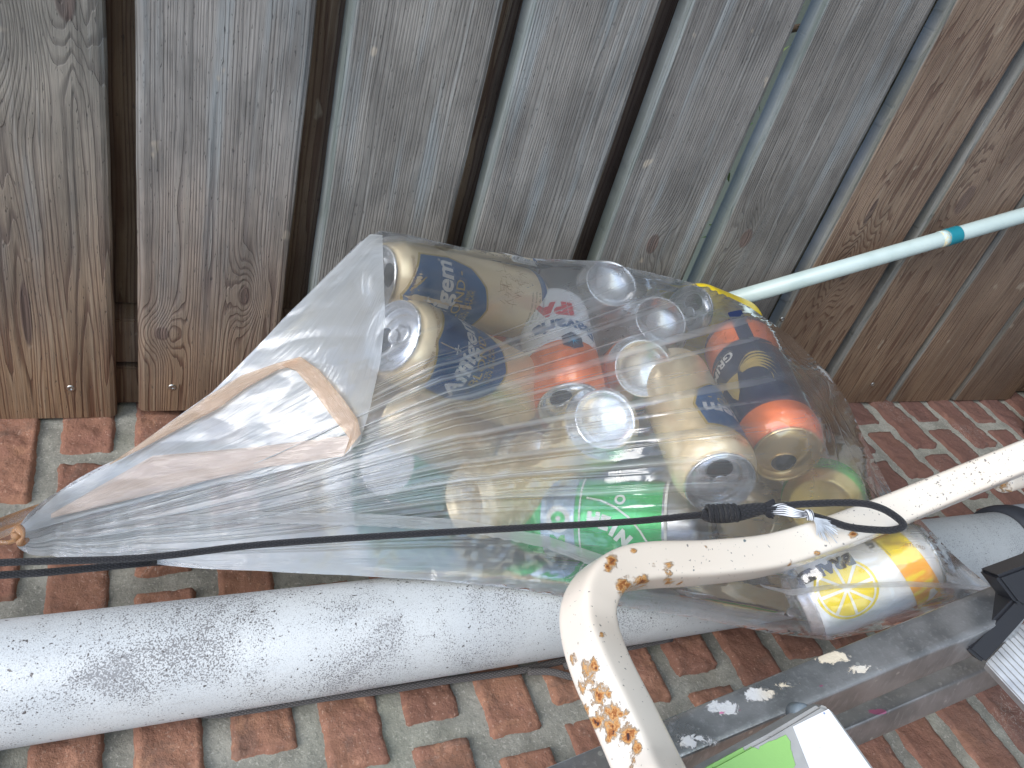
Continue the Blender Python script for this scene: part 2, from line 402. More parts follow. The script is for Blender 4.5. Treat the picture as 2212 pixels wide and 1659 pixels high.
# ------------------------------------------------------------------ drainpipe
def lathe(prof, n=64, ax0=0):
    """prof (r, z) from bottom to top -> verts, faces around Z"""
    V = []; Fc = []
    for (r, z) in prof:
        for q in range(n): V.append((r * math.cos(2 * math.pi * q / n), r * math.sin(2 * math.pi * q / n), z))
    for i in range(len(prof) - 1):
        for q in range(n): Fc.append((i * n + q, i * n + (q + 1) % n, (i + 1) * n + (q + 1) % n, (i + 1) * n + q))
    return V, Fc
PX, PY, PR = .3055, .0432, .040
def build_pipe():
    m = Mat('dirty_white_pvc', .5); x, y, z = m.pos(); v = m.vec(x, y, z)
    d = m.noise(v, 14, 4, .6, .6); sp = m.noise(v, 900, 2, .5); sp2 = m.noise(v, 330, 1, .5)
    dens = (d - .5) * .70 + (m.noise(v, 5, 3) - .5) * .5 + .10 + (z - 1.15).max(0.0) * .15
    c = m.mix(m.noise(v, 9, 3).step(.35, .7), (.44, .465, .47), (.52, .54, .535))
    c = m.mix((sp + dens).step(.69, .76) * .8, c, (.085, .08, .08))
    c = m.mix((m.noise(v, 1300, 2) + dens * .6).step(.56, .66) * .38, c, (.22, .22, .22))
    c = m.mix(sp2.step(.70, .74) * .9, c, (.05, .04, .035))
    c = m.mix(d.step(.56, .75) * .28, c, (.30, .31, .32))
    c = m.mix(m.noise(m.vec(x * 20, y * 20, z * 3), 6, 3).step(.6, .8) * .35, c, (.33, .32, .30))
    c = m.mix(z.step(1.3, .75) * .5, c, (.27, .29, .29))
    m.set('Base Color', c); m.set('Roughness', (sp + dens).step(.6, .75) * .35 + .45); m.set('Normal', m.bump(sp + d * .5, .0003, .6))
    t = empty('drainpipe', (PX, PY, 0)); tag(t, 'speckled white plastic drainpipe running down the brick wall into a grey socket', 'pipe')
    zj = W(2075, 1180, .965).z
    V, Fc = lathe([(PR, zj - .01), (PR, 2.6), (PR - .003, 2.6), (PR - .003, zj)], 72)
    mesh_obj('pipe', V, Fc, m.m, t, True, local=True)
    r = Mat('black_rubber', .55, 0, (.028, .032, .04)).m
    V, Fc = lathe([(.0405, zj + .003), (.0445, zj + .002), (.0470, zj - .003), (.0475, zj - .010), (.0470, zj - .022), (.0455, zj - .027)], 72); mesh_obj('rubber_ring', V, Fc, r, t, True, local=True)
    g = Mat('grey_pvc', .5); x, y, z = g.pos(); v = g.vec(x, y, z)
    c = g.mix(g.noise(v, 25, 4).step(.35, .7), (.16, .18, .20), (.26, .28, .30)); c = g.mix(g.noise(v, 330, 2).step(.62, .7) * .5, c, (.08, .08, .08)); g.set('Base Color', c)
    V, Fc = lathe([(.0415, 0), (.0415, zj - .11), (.0455, zj - .10), (.0458, zj - .022), (.042, zj - .022)], 72); mesh_obj('socket', V, Fc, g.m, t, True, local=True)
    b = Mat('zinc', .45, .8, (.42, .42, .42)).m
    for zc in (2.1,):
        V, Fc = lathe([(PR + .0003, zc - .012), (PR + .002, zc - .011), (PR + .002, zc + .011), (PR + .0003, zc + .012)], 48); mesh_obj('bracket', V, Fc, b, t, True, local=True)
build_pipe()

# ------------------------------------------------------------------ pole
def build_pole():
    a, b = W(1500, 672, .905), W(2212, 465, 1.00)
    d = (b - a); p0 = a; p1 = a + d * 1.9; r = .0096
    t = empty('broom_pole', p1); tag(t, 'pale mint green broom pole with a teal ring leaning against the fence', 'pole')
    m = Mat('mint_lacquer', .38); x, y, z = m.pos(); m.set('Base Color', m.mix(m.noise(m.vec(x, y, z), 30, 3).step(.4, .7), (.42, .51, .49), (.37, .46, .44)))
    tube('shaft', [p0, p0.lerp(p1, .5), p1], r, m.m, t, 32)
    c0 = W(2040, 506, .976)
    # closest point on the axis
    u = d.normalized(); c0 = a + u * (c0 - a).dot(u)
    tube('teal_ring', [c0 - u * .0001, c0 + u * .0005, c0 + u * .017, c0 + u * .0175], r + .0012, Mat('teal_plastic', .35, 0, (.01, .19, .24)).m, t, 32, scale=lambda s: 1)
    y = Mat('old_glue', .7); x_, y_, z_ = y.pos(); y.set('Base Color', y.mix(y.noise(y.vec(x_, y_, z_), 220, 3).step(.45, .6), (.46, .60, .58), (.58, .52, .33)))
    tube('glue_mark', [c0 - u * .010, c0 - u * .0002], r + .0004, y.m, t, 32)
build_pole()

# ------------------------------------------------------------------ drink cans
def metal(name, col, rough=.28, metalic=.85, brushed=True):
    m = Mat(name, rough, metalic, col)
    if brushed:
        x, y, z = m.objc(); n = m.noise(m.vec(x * 40, y * 40, z * 40), 1, 3)
        m.set('Roughness', n * .16 + rough - .08); m.set('Normal', m.bump(m.noise(m.vec(x, y, z), 55, 2), .0006, .35))
    return m.m
ALU = metal('aluminium', (.90, .91, .92), .27, .8, False); LIDM = metal('lid_aluminium', (.74, .76, .78), .27, .9, False); GOLDLID = metal('gold_lid', (.66, .48, .22), .3, .7, False)
GOLD = metal('gold_lacquer', (.88, .73, .48), .32, .4); GOLD2 = metal('dull_gold_lacquer', (.84, .67, .38), .4, .3)
WHITE = metal('white_print', (.84, .86, .87), .3, 0); ORANGE = metal('orange_lacquer', (.92, .24, .07), .3, .2); NAVY = metal('navy_print', (.018, .03, .085), .32, .2)
BLUE = metal('blue_print', (.012, .10, .27), .35, .1); GREEN = metal('green_lacquer', (.01, .46, .11), .28, .2); YELLOW = metal('yellow_lacquer', (.92, .68, .02), .3, .2)
SILVER = metal('silver_print', (.80, .82, .84), .3, .65); PALEBLUE = metal('pale_blue_print', (.36, .46, .58), .3, .6)
LIME = metal('lime_print', (.16, .66, .10), .35, .2); REDP = metal('red_print', (.70, .045, .06), .35, .1)
def flat(name, col, rough=.4): return Mat(name, rough, 0, col).m
PWHITE = flat('white_ink', (.78, .78, .76)); PGOLD = flat('gold_ink', (.52, .38, .12)); PDARK = flat('dark_ink', (.05, .05, .055)); PBROWN = flat('brown_ink', (.33, .19, .09))
PYEL = flat('lemon_ink', (.85, .68, .02)); PORG = flat('amber_ink', (.88, .42, .02)); PSAGE = flat('sage_ink', (.17, .24, .23)); DARK = flat('dark_inside', (.012, .013, .016), .8); PCYAN = flat('cyan_ink', (.05, .42, .72))

def text2d(txt, size, shear=0, bold=0):
    cu = bpy.data.curves.new('t', 'FONT'); cu.body = txt; cu.size = size; cu.align_x = 'CENTER'; cu.align_y = 'CENTER'; cu.resolution_u = 3; cu.shear = shear; cu.offset = bold
    o = bpy.data.objects.new('t', cu); COL.objects.link(o); dg = bpy.context.evaluated_depsgraph_get()
    me = bpy.data.meshes.new_from_object(o.evaluated_get(dg)); bm = bmesh.new(); bm.from_mesh(me)
    bpy.data.objects.remove(o); bpy.data.curves.remove(cu); bpy.data.meshes.remove(me); return bm
def poly2d(pts):
    bm = bmesh.new(); bm.faces.new([bm.verts.new((x, y, 0)) for x, y in pts]); bmesh.ops.triangulate(bm, faces=bm.faces[:]); return bm
def ring2d(r0, r1, n=40, a0=0, a1=2 * math.pi):
    bm = bmesh.new(); pa = [(bm.verts.new((r0 * math.cos(t), r0 * math.sin(t), 0)), bm.verts.new((r1 * math.cos(t), r1 * math.sin(t), 0))) for t in [a0 + (a1 - a0) * i / n for i in range(n + 1)]]
    for (a, b), (c, d) in zip(pa[:-1], pa[1:]): bm.faces.new((a, b, d, c))
    return bm
def arc_pts(cx, cy, rx, ry, a0, a1, n=14): return [(cx + rx * math.cos(math.radians(a0 + (a1 - a0) * i / n)), cy + ry * math.sin(math.radians(a0 + (a1 - a0) * i / n))) for i in range(n + 1)]

CANS = []       # (bottom, top, radius) for the film
def can(B, T, L, r=.033, body=GOLD, neck=None, foot=None, bands=(), lid=LIDM, tab=True, opened=True, decals=(), turn=0, name='drink_can', label='', group='empty drink cans in the plastic bag', tabrot=0, fix='T', far=True):
    """B, T = (px, py[, depth]) of the bottom and the lid centre; the end without a depth is solved from the length"""
    if fix == 'T':
        p = W(*T); q = B; 
    else:
        p = W(*B); q = T
    dr = M @ Vector(((q[0] - 1106) / F, (830 - q[1]) / F, -1)); w = CAM - p
    a_ = dr.dot(dr); b_ = 2 * dr.dot(w); c_ = w.dot(w) - L * L; disc = b_ * b_ - 4 * a_ * c_
    s = (-b_ + (math.sqrt(disc) if far else -math.sqrt(disc)) if disc > 0 else -b_) / (2 * a_)
    e = CAM + dr * s; e = p + (e - p).normalized() * L
    pb, pt = (e, p) if fix == 'T' else (p, e)
    CANS.append((pb, pt, r))
    zax = (pt - pb).normalized(); mid = (pb + pt) / 2
    tc = (CAM - mid); tc = (tc - zax * tc.dot(zax)).normalized(); yax = zax.cross(tc)
    ca, sa = math.cos(math.radians(turn)), math.sin(math.radians(turn))
    X = tc * ca + yax * sa; Y = zax.cross(X)
    mat = Matrix((X, Y, zax)).transposed().to_4x4(); mat.translation = pb
    t = empty(name, mat=mat); tag(t, label, 'drink can', group)
    rf = r * .74; rn = min(.0272, r * .87)
    prof = [(.0001, .0105), (rf * .45, .0092), (rf * .75, .0062), (rf * .93, .0022), (rf * .97, .0004), (rf * 1.02, 0), (rf * 1.06, .0008), (rf * 1.10, .0030), (r * .90, .0065), (r * .965, .0095), (r * .995, .0135), (r, .0175)]
    nb = 14; zt = L - .020
    prof += [(r, .0175 + (zt - .0175) * i / nb) for i in range(1, nb + 1)]
    prof += [(r * .992, L - .0170), (r * .965, L - .0135), (r * .915, L - .0095), (rn + .0006, L - .0060), (rn - .0006, L - .0036), (rn - .0002, L - .0028)]
    V, Fc = lathe(prof, 56)
    mats = [body, foot or ALU, neck or body] + [b[2] for b in bands]; fm = []
    for f in Fc:
        z = (V[f[0]][2] + V[f[2]][2]) / 2; k = 0
        if z < .0115: k = 1
        elif z > L - .019: k = 2
        for i, (a, b, _) in enumerate(bands):
            if a <= z <= b: k = 3 + i
        fm.append(k)
    rnd = random.Random(hash((round(B[0]), round(B[1]))) & 255)
    V2 = []
    for (x, y, z) in V:                                       # slight dents
        nrm = mnoise.noise(Vector((x * 22 + rnd.random() * 0, y * 22, z * 14 + B[0]))); k = 1 - .012 * max(0, nrm) * min(1, max(0, (z - .02) / .02)) * min(1, max(0, (L - .02 - z) / .02)); V2.append((x * k, y * k, z))
    bo = mesh_obj('body', V2, Fc, mats, t, True, fmat=fm, local=True)
    lp = [(rn - .0004, L - .0030), (rn + .0004, L - .0012), (rn - .0004, L), (rn - .0016, L - .0003), (rn - .0022, L - .0020), (rn - .0036, L - .0066), (rn - .0050, L - .0070), (rn - .0058, L - .0052), (rn * .5, L - .0050), (.0001, L - .0050)]
    V, Fc = lathe(lp, 56); lo = mesh_obj('lid', V, Fc, lid, t, True, local=True)
    R = Matrix.Rotation(math.radians(tabrot), 4, 'Z')
    if opened:
        V = [R @ Vector((.0112 + .0092 * math.cos(q * math.pi / 10), .0105 * math.sin(q * math.pi / 10) * (1 - .12 * math.cos(q * math.pi / 10)), L - .0046)) for q in range(20)]
        mesh_obj('mouth_opening', V, [tuple(range(20))], DARK, lo, local=True)
        path = [v + zax * 0 + Vector((0, 0, .0001)) for v in V]; path = path + path[:2]
        Vv, Fv, U = sweep(path, circle(.0006, 6), cap=False); mesh_obj('mouth_rim', Vv, Fv, lid, lo, True, local=True)
    if tab:
        path = [R @ Vector((-.0045 + .0095 * math.cos(q * math.pi / 14), (.0062 if math.cos(q * math.pi / 14) > 0 else .0072) * math.sin(q * math.pi / 14), L - .0032)) for q in range(28)]; path = path + path[:2]
        Vv, Fv, U = sweep(path, circle(.0011, 8), cap=False); n0 = len(Vv)
        plate = [R @ Vector((.0005 + .0045 * math.cos(q * math.pi / 8), .0052 * math.sin(q * math.pi / 8), L - .0030)) for q in range(16)]
        Vv += plate; Fv.append(tuple(range(n0, n0 + 16)))
        mesh_obj('pull_tab', Vv, Fv, lid, lo, True, local=True)
    if decals:
        V = []; Fc = []; fm = []; mats = []
        for i, (bm, mt, u0, v0, rot) in enumerate(decals):
            if mt not in mats: mats.append(mt)
            bmesh.ops.transform(bm, matrix=Matrix.Translation((u0, v0, 0)) @ Matrix.Rotation(math.radians(rot), 4, 'Z'), verts=bm.verts[:])
            lo_, hi = min(v.co.x for v in bm.verts), max(v.co.x for v in bm.verts)
            k = math.floor(lo_ / .003)
            while k * .003 < hi:
                bmesh.ops.bisect_plane(bm, geom=bm.verts[:] + bm.edges[:] + bm.faces[:], plane_co=(k * .003, 0, 0), plane_no=(1, 0, 0), dist=1e-6); k += 1
            bm.verts.index_update(); n = len(V)
            for v in bm.verts:
                a = v.co.x / r; z = min(max(v.co.y, .002), L - .002); rr = r
                for (ra, za), (rb, zb_) in zip(prof[:-1], prof[1:]):
                    if za <= z <= zb_ and z > .006: rr = ra + (rb - ra) * (z - za) / max(1e-6, zb_ - za)
                rr += .00025 + .00012 * i; V.append((rr * math.cos(a), rr * math.sin(a), z))
            mi = mats.index(mt)
            for f in bm.faces: Fc.append(tuple(v.index + n for v in f.verts)); fm.append(mi)
            bm.free()
        mesh_obj('printed_label', V, Fc, mats, t, True, fmat=fm, local=True)
    return t

def shield(s=1):
    """shield outline, point towards the lid and a rounded foot"""
    return [(-.030 * s, .020 * s), (0, .031 * s), (.030 * s, .020 * s), (.032 * s, -.002 * s), (.026 * s, -.018 * s), (.014 * s, -.028 * s), (0, -.032 * s), (-.014 * s, -.028 * s), (-.026 * s, -.018 * s), (-.032 * s, -.002 * s)]
def abbey_decals(u=0, v=.098, k=1.0):
    D = [(poly2d(shield(1.05 * k)), PGOLD, u, v, 0), (poly2d(shield(1.0 * k)), BLUE, u, v, 0),
         (text2d('Affligem', .0172 * k, .12, .0006), PWHITE, u, v + .004, 0), (text2d('- BLOND -', .0098 * k, 0, .0001), PGOLD, u, v - .011, 0),
         (text2d('VOL EN RIJK', .0040 * k), PGOLD, u, v - .019, 0), (text2d('VAN SMAAK', .0040 * k), PGOLD, u, v - .0235, 0), (text2d('+', .012 * k), PWHITE, u, v + .0185, 0),
         (text2d('\u00ae', .0035), PWHITE, u + .0275 * k, v + .009, 0),
         (text2d('BLOND ABDIJBIER   MEERVOUDIG BEKROOND', .0034), PBROWN, u, .1535, 0)]
    return D
A_dec = abbey_decals(-.013, .119, 1.3)
rnd = random.Random(3)
# engraved abbey sketch and small print below the shield
for i in range(60):
    x = rnd.uniform(-.005, .026); y = rnd.uniform(.044, .070) - abs(x) * .1; w = rnd.uniform(.001, .004)
    A_dec.append((poly2d([(-w, -.0001), (w, -.0001), (w, .0002), (-w, .0002)]), PBROWN, x, y, rnd.choice([0, 90, 70, 110, 20, 90])))
for i, s in enumerate(('Drink met mate', 'geniet met smaak', 'niet onder de 18', 'pleinhouder')): A_dec.append((text2d(s, .0033), PDARK, -.004, .036 - i * .0042, 0))
A_dec += [(poly2d([(-.014, -.011), (.014, -.011), (.014, .011), (-.014, .011)]), PWHITE, .041, .036, 90),
          (text2d('Inh. 500ml \u212e Alc. 6,7% Vol.', .0050), PDARK, .0335, .070, 90), (text2d('BLOND ABDIJBIER', .0042), PDARK, .0385, .070, 90), (text2d('8 712000 059811', .0036), PDARK, .0315, .036, 90)]
for i in range(26): A_dec.append((poly2d([(-.00025, -.0045), (.0002 + .0003 * rnd.random(), -.0045), (.0002, .0045), (-.00025, .0045)]), PDARK, .041, .0265 + i * .00078, 90))
can((1150, 660), (815, 602, .650), .168, body=GOLD, foot=GOLD, bands=((.0115, .0165, BLUE),), decals=A_dec, turn=4, tabrot=20, label='tall gold can lying topmost against the fence, with blue shield label and barcode')
can((1130, 852), (845, 724, .585), .168, body=GOLD, foot=GOLD, decals=abbey_decals(.002, .112, 1.3), turn=14, tabrot=200, label='tall gold can with its silver lid facing up beside the white folded film')
can((1321, 612, .775), (1240, 735), .120, body=SILVER, opened=False, tab=False, fix='B', label='silver can bottom showing highest, just right of the topmost gold can')
can((1428, 692, .765), (1340, 800), .120, body=SILVER, opened=False, tab=False, fix='B', label='silver can bottom directly above the orange and navy can, touching the yellow can')
Yd = [(ring2d(.0006, .0010, 16), PWHITE, a, b, 0) for a, b in ((-.01, .100), (-.004, .094), (-.013, .096), (.006, .09), (.012, .098))]
can((1600, 712), (1486, 674, .815), .122, body=YELLOW, lid=LIDM, decals=Yd, tabrot=90, label='bright yellow can with open silver lid at the bag edge near the broom pole')
Bd = [(poly2d([(-.034, -.026), (.034, -.026), (.034, .020), (-.034, .020)]), WHITE, 0, .060, 0), (text2d('Bavaria', .0215, 0, .0007), BLUE, -.008, .060, 0), (text2d('IPA', .023, 0, .0014), REDP, -.002, .038, 0),
      (poly2d([(0, .0105), (.009, .006), (.009, -.005), (0, -.0105), (-.009, -.005), (-.009, .006)]), NAVY, -.011, .081, 0)]
Bd += [(poly2d([(-.0005, 0), (0, .0075), (.0005, 0)]), PCYAN, -.011, .081, a) for a in range(0, 360, 45)]
can((1190, 668), (1232, 880, .672), .128, body=ORANGE, foot=WHITE, bands=((.0115, .073, WHITE),), decals=Bd, turn=-4, tabrot=40, label='white and orange can upside down in the middle, with blue lettering and navy badge')
can((1390, 796, .700), (1325, 842), .120, body=ORANGE, bands=((.030, .055, NAVY),), opened=False, tab=False, fix='B', label='orange can with navy stripe whose silver bottom faces the camera mid bag')
can((1308, 906, .650), (1228, 990), .120, body=GOLD2, opened=False, tab=False, fix='B', label='silver can bottom facing the camera just below the white and orange can')
# navy and orange can with a yellow winged bird
Gd = [(text2d('GRIMBERGEN', .0140, 0, .0004), PWHITE, .046, .066, 8)]
for k, sgn in enumerate((1, 1, 1, 1, 1, 1)):
    a0 = 20 + k * 13; n = 12; up_ = []; dn = []
    for i in range(n + 1):
        s_ = i / n; R_ = .006 + .028 * s_; th = math.radians(a0 * (.55 + .45 * s_) - 58 * s_ ** 2); wd = .0026 * (1 - s_) ** .6 + .0001
        up_.append((R_ * math.cos(th) + wd * math.sin(th), R_ * math.sin(th) + wd)); dn.append((R_ * math.cos(th) - wd * math.sin(th), R_ * math.sin(th) - wd))
    Gd.append((poly2d(up_ + dn[::-1]), PGOLD, .008, .090, 180)); Gd.append((poly2d([(-x, y) for x, y in dn + up_[::-1]]), PGOLD, .018, .090, 180))
Gd += [(poly2d([(-.008, 0), (.008, 0), (.004, .022), (0, .030), (-.004, .022)]), PGOLD, .014, .090, 0), (poly2d(arc_pts(0, 0, .032, .009, 0, 180)), NAVY, 0, .058, 180),
       (poly2d([(-.006, -.026), (.006, -.026), (.006, .026), (-.006, .026)]), NAVY, -.012, .030, 0)]
can((1590, 734), (1700, 985, .628), .168, body=NAVY, foot=NAVY, neck=ORANGE, lid=GOLDLID, bands=((.016, .057, ORANGE), (.143, .170, ORANGE)), decals=Gd, turn=6, tab=False, tabrot=150, label='navy and orange can with a yellow winged bird and open gold lid')
can((1446, 806), (1557, 1046, .604), .168, body=GOLD, foot=GOLD, decals=abbey_decals(-.050, .108, 1.3), turn=0, tabrot=-22, label='tall gold can with open silver lid and ring tab above the knotted black cord')
can((1733, 846, .755), (1690, 890), .120, body=SILVER, opened=False, tab=False, fix='B', label='silver can end at the right edge behind the navy and orange can')
can((1780, 940, .745), (1740, 1000), .116, body=GOLD2, foot=GOLD, bands=((.0115, .032, LIME),), opened=False, tab=False, fix='B', label='dull gold can with a lime green band at the right corner of the bag')
YGOLD = metal('yellow_gold_lacquer', (.90, .70, .26), .32, .35, False)
Nd = [(poly2d([(-.05, -.012), (.05, -.012), (.05, .012), (-.05, .012)]), PSAGE, 0, .046, 0), (text2d('BEER', .018, 0, .0008), PALEBLUE, -.004, .046, 0)]
can((1774, 1098, .655), (1790, 992), .104, body=GOLD2, foot=YGOLD, bands=((.0115, .026, LIME),), opened=False, tab=False, fix='B', decals=Nd, turn=180, label='gold can with lime green ring and grey green lettered band near the frame')
# green can
DSIL = metal('dark_silver', (.42, .44, .47), .3, .8, False)
Hd = []
for i, (ch, v_, u_) in enumerate((('H', .091, -.001), ('E', .082, -.0035), ('I', .0745, -.0085), ('N', .0670, -.0155))): Hd.append((text2d(ch, .0145, 0, .0011), PWHITE, u_, v_, -90 - 4 - i * 12))
def strip2d(pts, w):
    pts = [Vector((*p, 0)) for p in pts]; up = []; dn = []
    for k, p in enumerate(pts): d = (pts[min(k + 1, len(pts) - 1)] - pts[max(0, k - 1)]).normalized(); n = Vector((-d.y, d.x, 0)) * w; up.append((p + n)[:2]); dn.append((p - n)[:2])
    return poly2d(up + dn[::-1])
Hd += [(strip2d([(.017, .098), (.015, .086), (.010, .074), (.002, .062), (-.008, .053), (-.020, .046)], .0008), PWHITE, 0, 0, 0), (ring2d(.0025, .0045, 24), PWHITE, .0165, .070, 0),
       (poly2d([(-.05, -.014), (.05, -.014), (.05, .014), (-.05, .014)]), PALEBLUE, 0, .121, 0), (poly2d(arc_pts(0, 0, .011, .010, 0, 360, 24)), PWHITE, -.002, .120, 0), (text2d('O', .013, 0, .0012), GREEN, -.002, .120, -90), (text2d('M', .016, 0, .0012), GREEN, -.022, .121, -90),
       (poly2d([(-.05, -.0007), (.05, -.0007), (.05, .0007), (-.05, .0007)]), PWHITE, 0, .1025, 0), (poly2d([(-.05, -.0011), (.05, -.0011), (.05, .0011), (-.05, .0011)]), PWHITE, 0, .033, 0)]
can((1535, 1132, .655), (1110, 1112), .168, body=GREEN, foot=DSIL, bands=((0.0115, .0325, DSIL),), decals=Hd, turn=0, fix='B', label='bright green can with white letters lying behind the black cord')
# lemon can
Ld = [(ring2d(.0222, .0242, 48), PYEL, -.006, .036, 0)]
for i in range(8):
    a = math.radians(22.5 + i * 45); R1, R2 = .0026, .0206; da = math.radians(22.5)
    pts = [(R1 * math.cos(a), R1 * math.sin(a))] + [(R2 * math.cos(a - da * .84 + j * da * 1.68 / 8), R2 * math.sin(a - da * .84 + j * da * 1.68 / 8)) for j in range(9)]
    Ld.append((poly2d(pts), PYEL, -.006, .036, 0))
amb = Mat('amber_splash', .35, 0, (.88, .45, .02)); x_, y_, z_ = amb.objc(); amb.set('Base Color', amb.mix(amb.noise(amb.vec(x_ * 60, y_ * 60, z_ * 18), 1, 3, .6, 1).step(.46, .56), (.90, .42, .02), (.90, .72, .02)))
Ld += [(poly2d([(-.06, -.002), (.06, .016), (.06, .040), (-.06, .018)]), amb.m, .0, .072, 0), (text2d('BRAND', .0138, 0, .0010), PDARK, -.0265, .029, -90), (text2d('LET', .006, 0, .0003), PDARK, -.032, .070, -180),
       (poly2d([(-.010, -.0002), (.010, -.0002), (.010, .0002), (-.010, .0002)]), PDARK, -.026, .076, 12), (text2d('GEIMPORTEERD', .0042), PBROWN, -.020, .092, 60)]
can((1718, 1310, .655), (2000, 1198), .113, body=WHITE, foot=ALU, neck=WHITE, decals=Ld, turn=14, fix='B', far=True, tabrot=0, label='white lemon drink can with a yellow citrus slice lowest in the bag')
# half-hidden cans deeper in the bag
can((858, 905, .70), (1075, 985), .125, fix='B', body=GOLD, foot=GOLD, turn=40, tab=False, label='blurred gold can under the two tall gold cans, next to the white fold')
can((824, 1000, .69), (960, 1050), .115, r=.028, fix='B', tab=False, foot=WHITE, body=metal('teal_green_lacquer', (.06, .55, .33), .3, .5), label='blurred teal green can closest to the knot, seen through the pleated film')
can((1155, 985, .72), (1075, 1080), .120, body=PALEBLUE, opened=False, tab=False, fix='B', label='blurred pale silver can end between the pleats left of the middle')
can((1000, 1085, .655), (1230, 1040), .122, fix='B', body=GOLD2, foot=GOLD, turn=30, tab=False, label='blurred dark gold can left of the green can under the pleats')
can((1340, 985), (1440, 1075, .72), .125, body=PALEBLUE, foot=ALU, turn=10, label='blurred pale blue can above the green can, left of the open lid')
can((1612, 1120, .72), (1700, 1150), .115, fix='B', body=GOLD2, foot=GOLD, opened=False, tab=False, label='blurred gold can under the knot of the black cord')

# ------------------------------------------------------------------ the film bag
KX, KY = 22, 1163
UP = [(22, 1163, .545), (60, 1112, .56), (130, 1060, .585), (260, 990, .60), (370, 910, .615), (455, 850, .625), (610, 690, .64), (700, 600, .65), (780, 520, .665), (822, 499, .67)]
FAR = [(822, 499, .67), (880, 507, .675), (1000, 535, .69), (1150, 559, .71), (1290, 564, .775), (1400, 588, .80), (1530, 620, .84), (1620, 664, .84), (1710, 728, .82), (1790, 808, .81), (1832, 870, .80),
       (1872, 960, .79), (1903, 1020, .77), (1925, 1062, .75), (1950, 1095, .73), (1990, 1125, .73), (2060, 1200, .68), (2140, 1268, .645), (2168, 1279, .64), (2140, 1290, .64), (2040, 1316, .645), (2000, 1328, .65),
       (1900, 1362, .66), (1790, 1384, .67)]
LOW = [(22, 1163, .545), (42, 1186, .55), (110, 1200, .56), (300, 1215, .575), (400, 1226, .58), (553, 1233, .585), (753, 1243, .60), (936, 1254, .615), (1106, 1271, .63), (1306, 1306, .65), (1490, 1334, .665), (1659, 1367, .675), (1790, 1384, .67)]
def interp_outline():
    poly = UP[:-1] + FAR[:-1] + LOW[::-1][:-1]
    return poly
GX0, GY0, GS = -20, 470, 8
GW, GH = 278, 118
def splat():
    fr = np.full((GH, GW), 9.0); bk = np.full((GH, GW), -9.0)
    Mi = np.array(M.transposed()); C = np.array(CAM)
    for (pb, pt, r) in CANS:
        ax = np.array(pt - pb); L = np.linalg.norm(ax); ax /= L; u = np.cross(ax, [0, 0, 1.0]); u /= np.linalg.norm(u); w = np.cross(ax, u)
        th = np.linspace(0, 2 * np.pi, 220, endpoint=False); hh = np.linspace(0, L, 150); rr = np.where(hh < .012, r * (.75 + .25 * hh / .012), np.where(hh > L - .014, r * (.83 + .17 * (L - hh) / .014), r)) + .0012
        P = np.array(pb) + hh[:, None, None] * ax + rr[:, None, None] * (np.cos(th)[None, :, None] * u + np.sin(th)[None, :, None] * w)
        P = P.reshape(-1, 3)
        for z in (0, L):
            q = np.linspace(0, r * .8, 24); P = np.vstack([P, (np.array(pb) + z * ax + q[:, None, None] * (np.cos(th)[None, :, None] * u + np.sin(th)[None, :, None] * w)).reshape(-1, 3)])
        v = (P - C) @ Mi.T; d = -v[:, 2]; px = 1106 + v[:, 0] / d * F; py = 830 - v[:, 1] / d * F
        i = np.round((py - GY0) / GS).astype(int); j = np.round((px - GX0) / GS).astype(int)
        ok = (i >= 0) & (i < GH) & (j >= 0) & (j < GW)
        np.minimum.at(fr, (i[ok], j[ok]), d[ok]); np.maximum.at(bk, (i[ok], j[ok]), d[ok])
    return fr, bk
def inside(poly, X, Y):
    c = np.zeros(X.shape, bool); n = len(poly)
    for i in range(n):
        x1, y1 = poly[i][:2]; x2, y2 = poly[(i + 1) % n][:2]
        if y1 == y2: continue
        t = ((y1 > Y) != (y2 > Y)) & (X < (x2 - x1) * (Y - y1) / (y2 - y1) + x1); c ^= t
    return c
OUT = interp_outline()
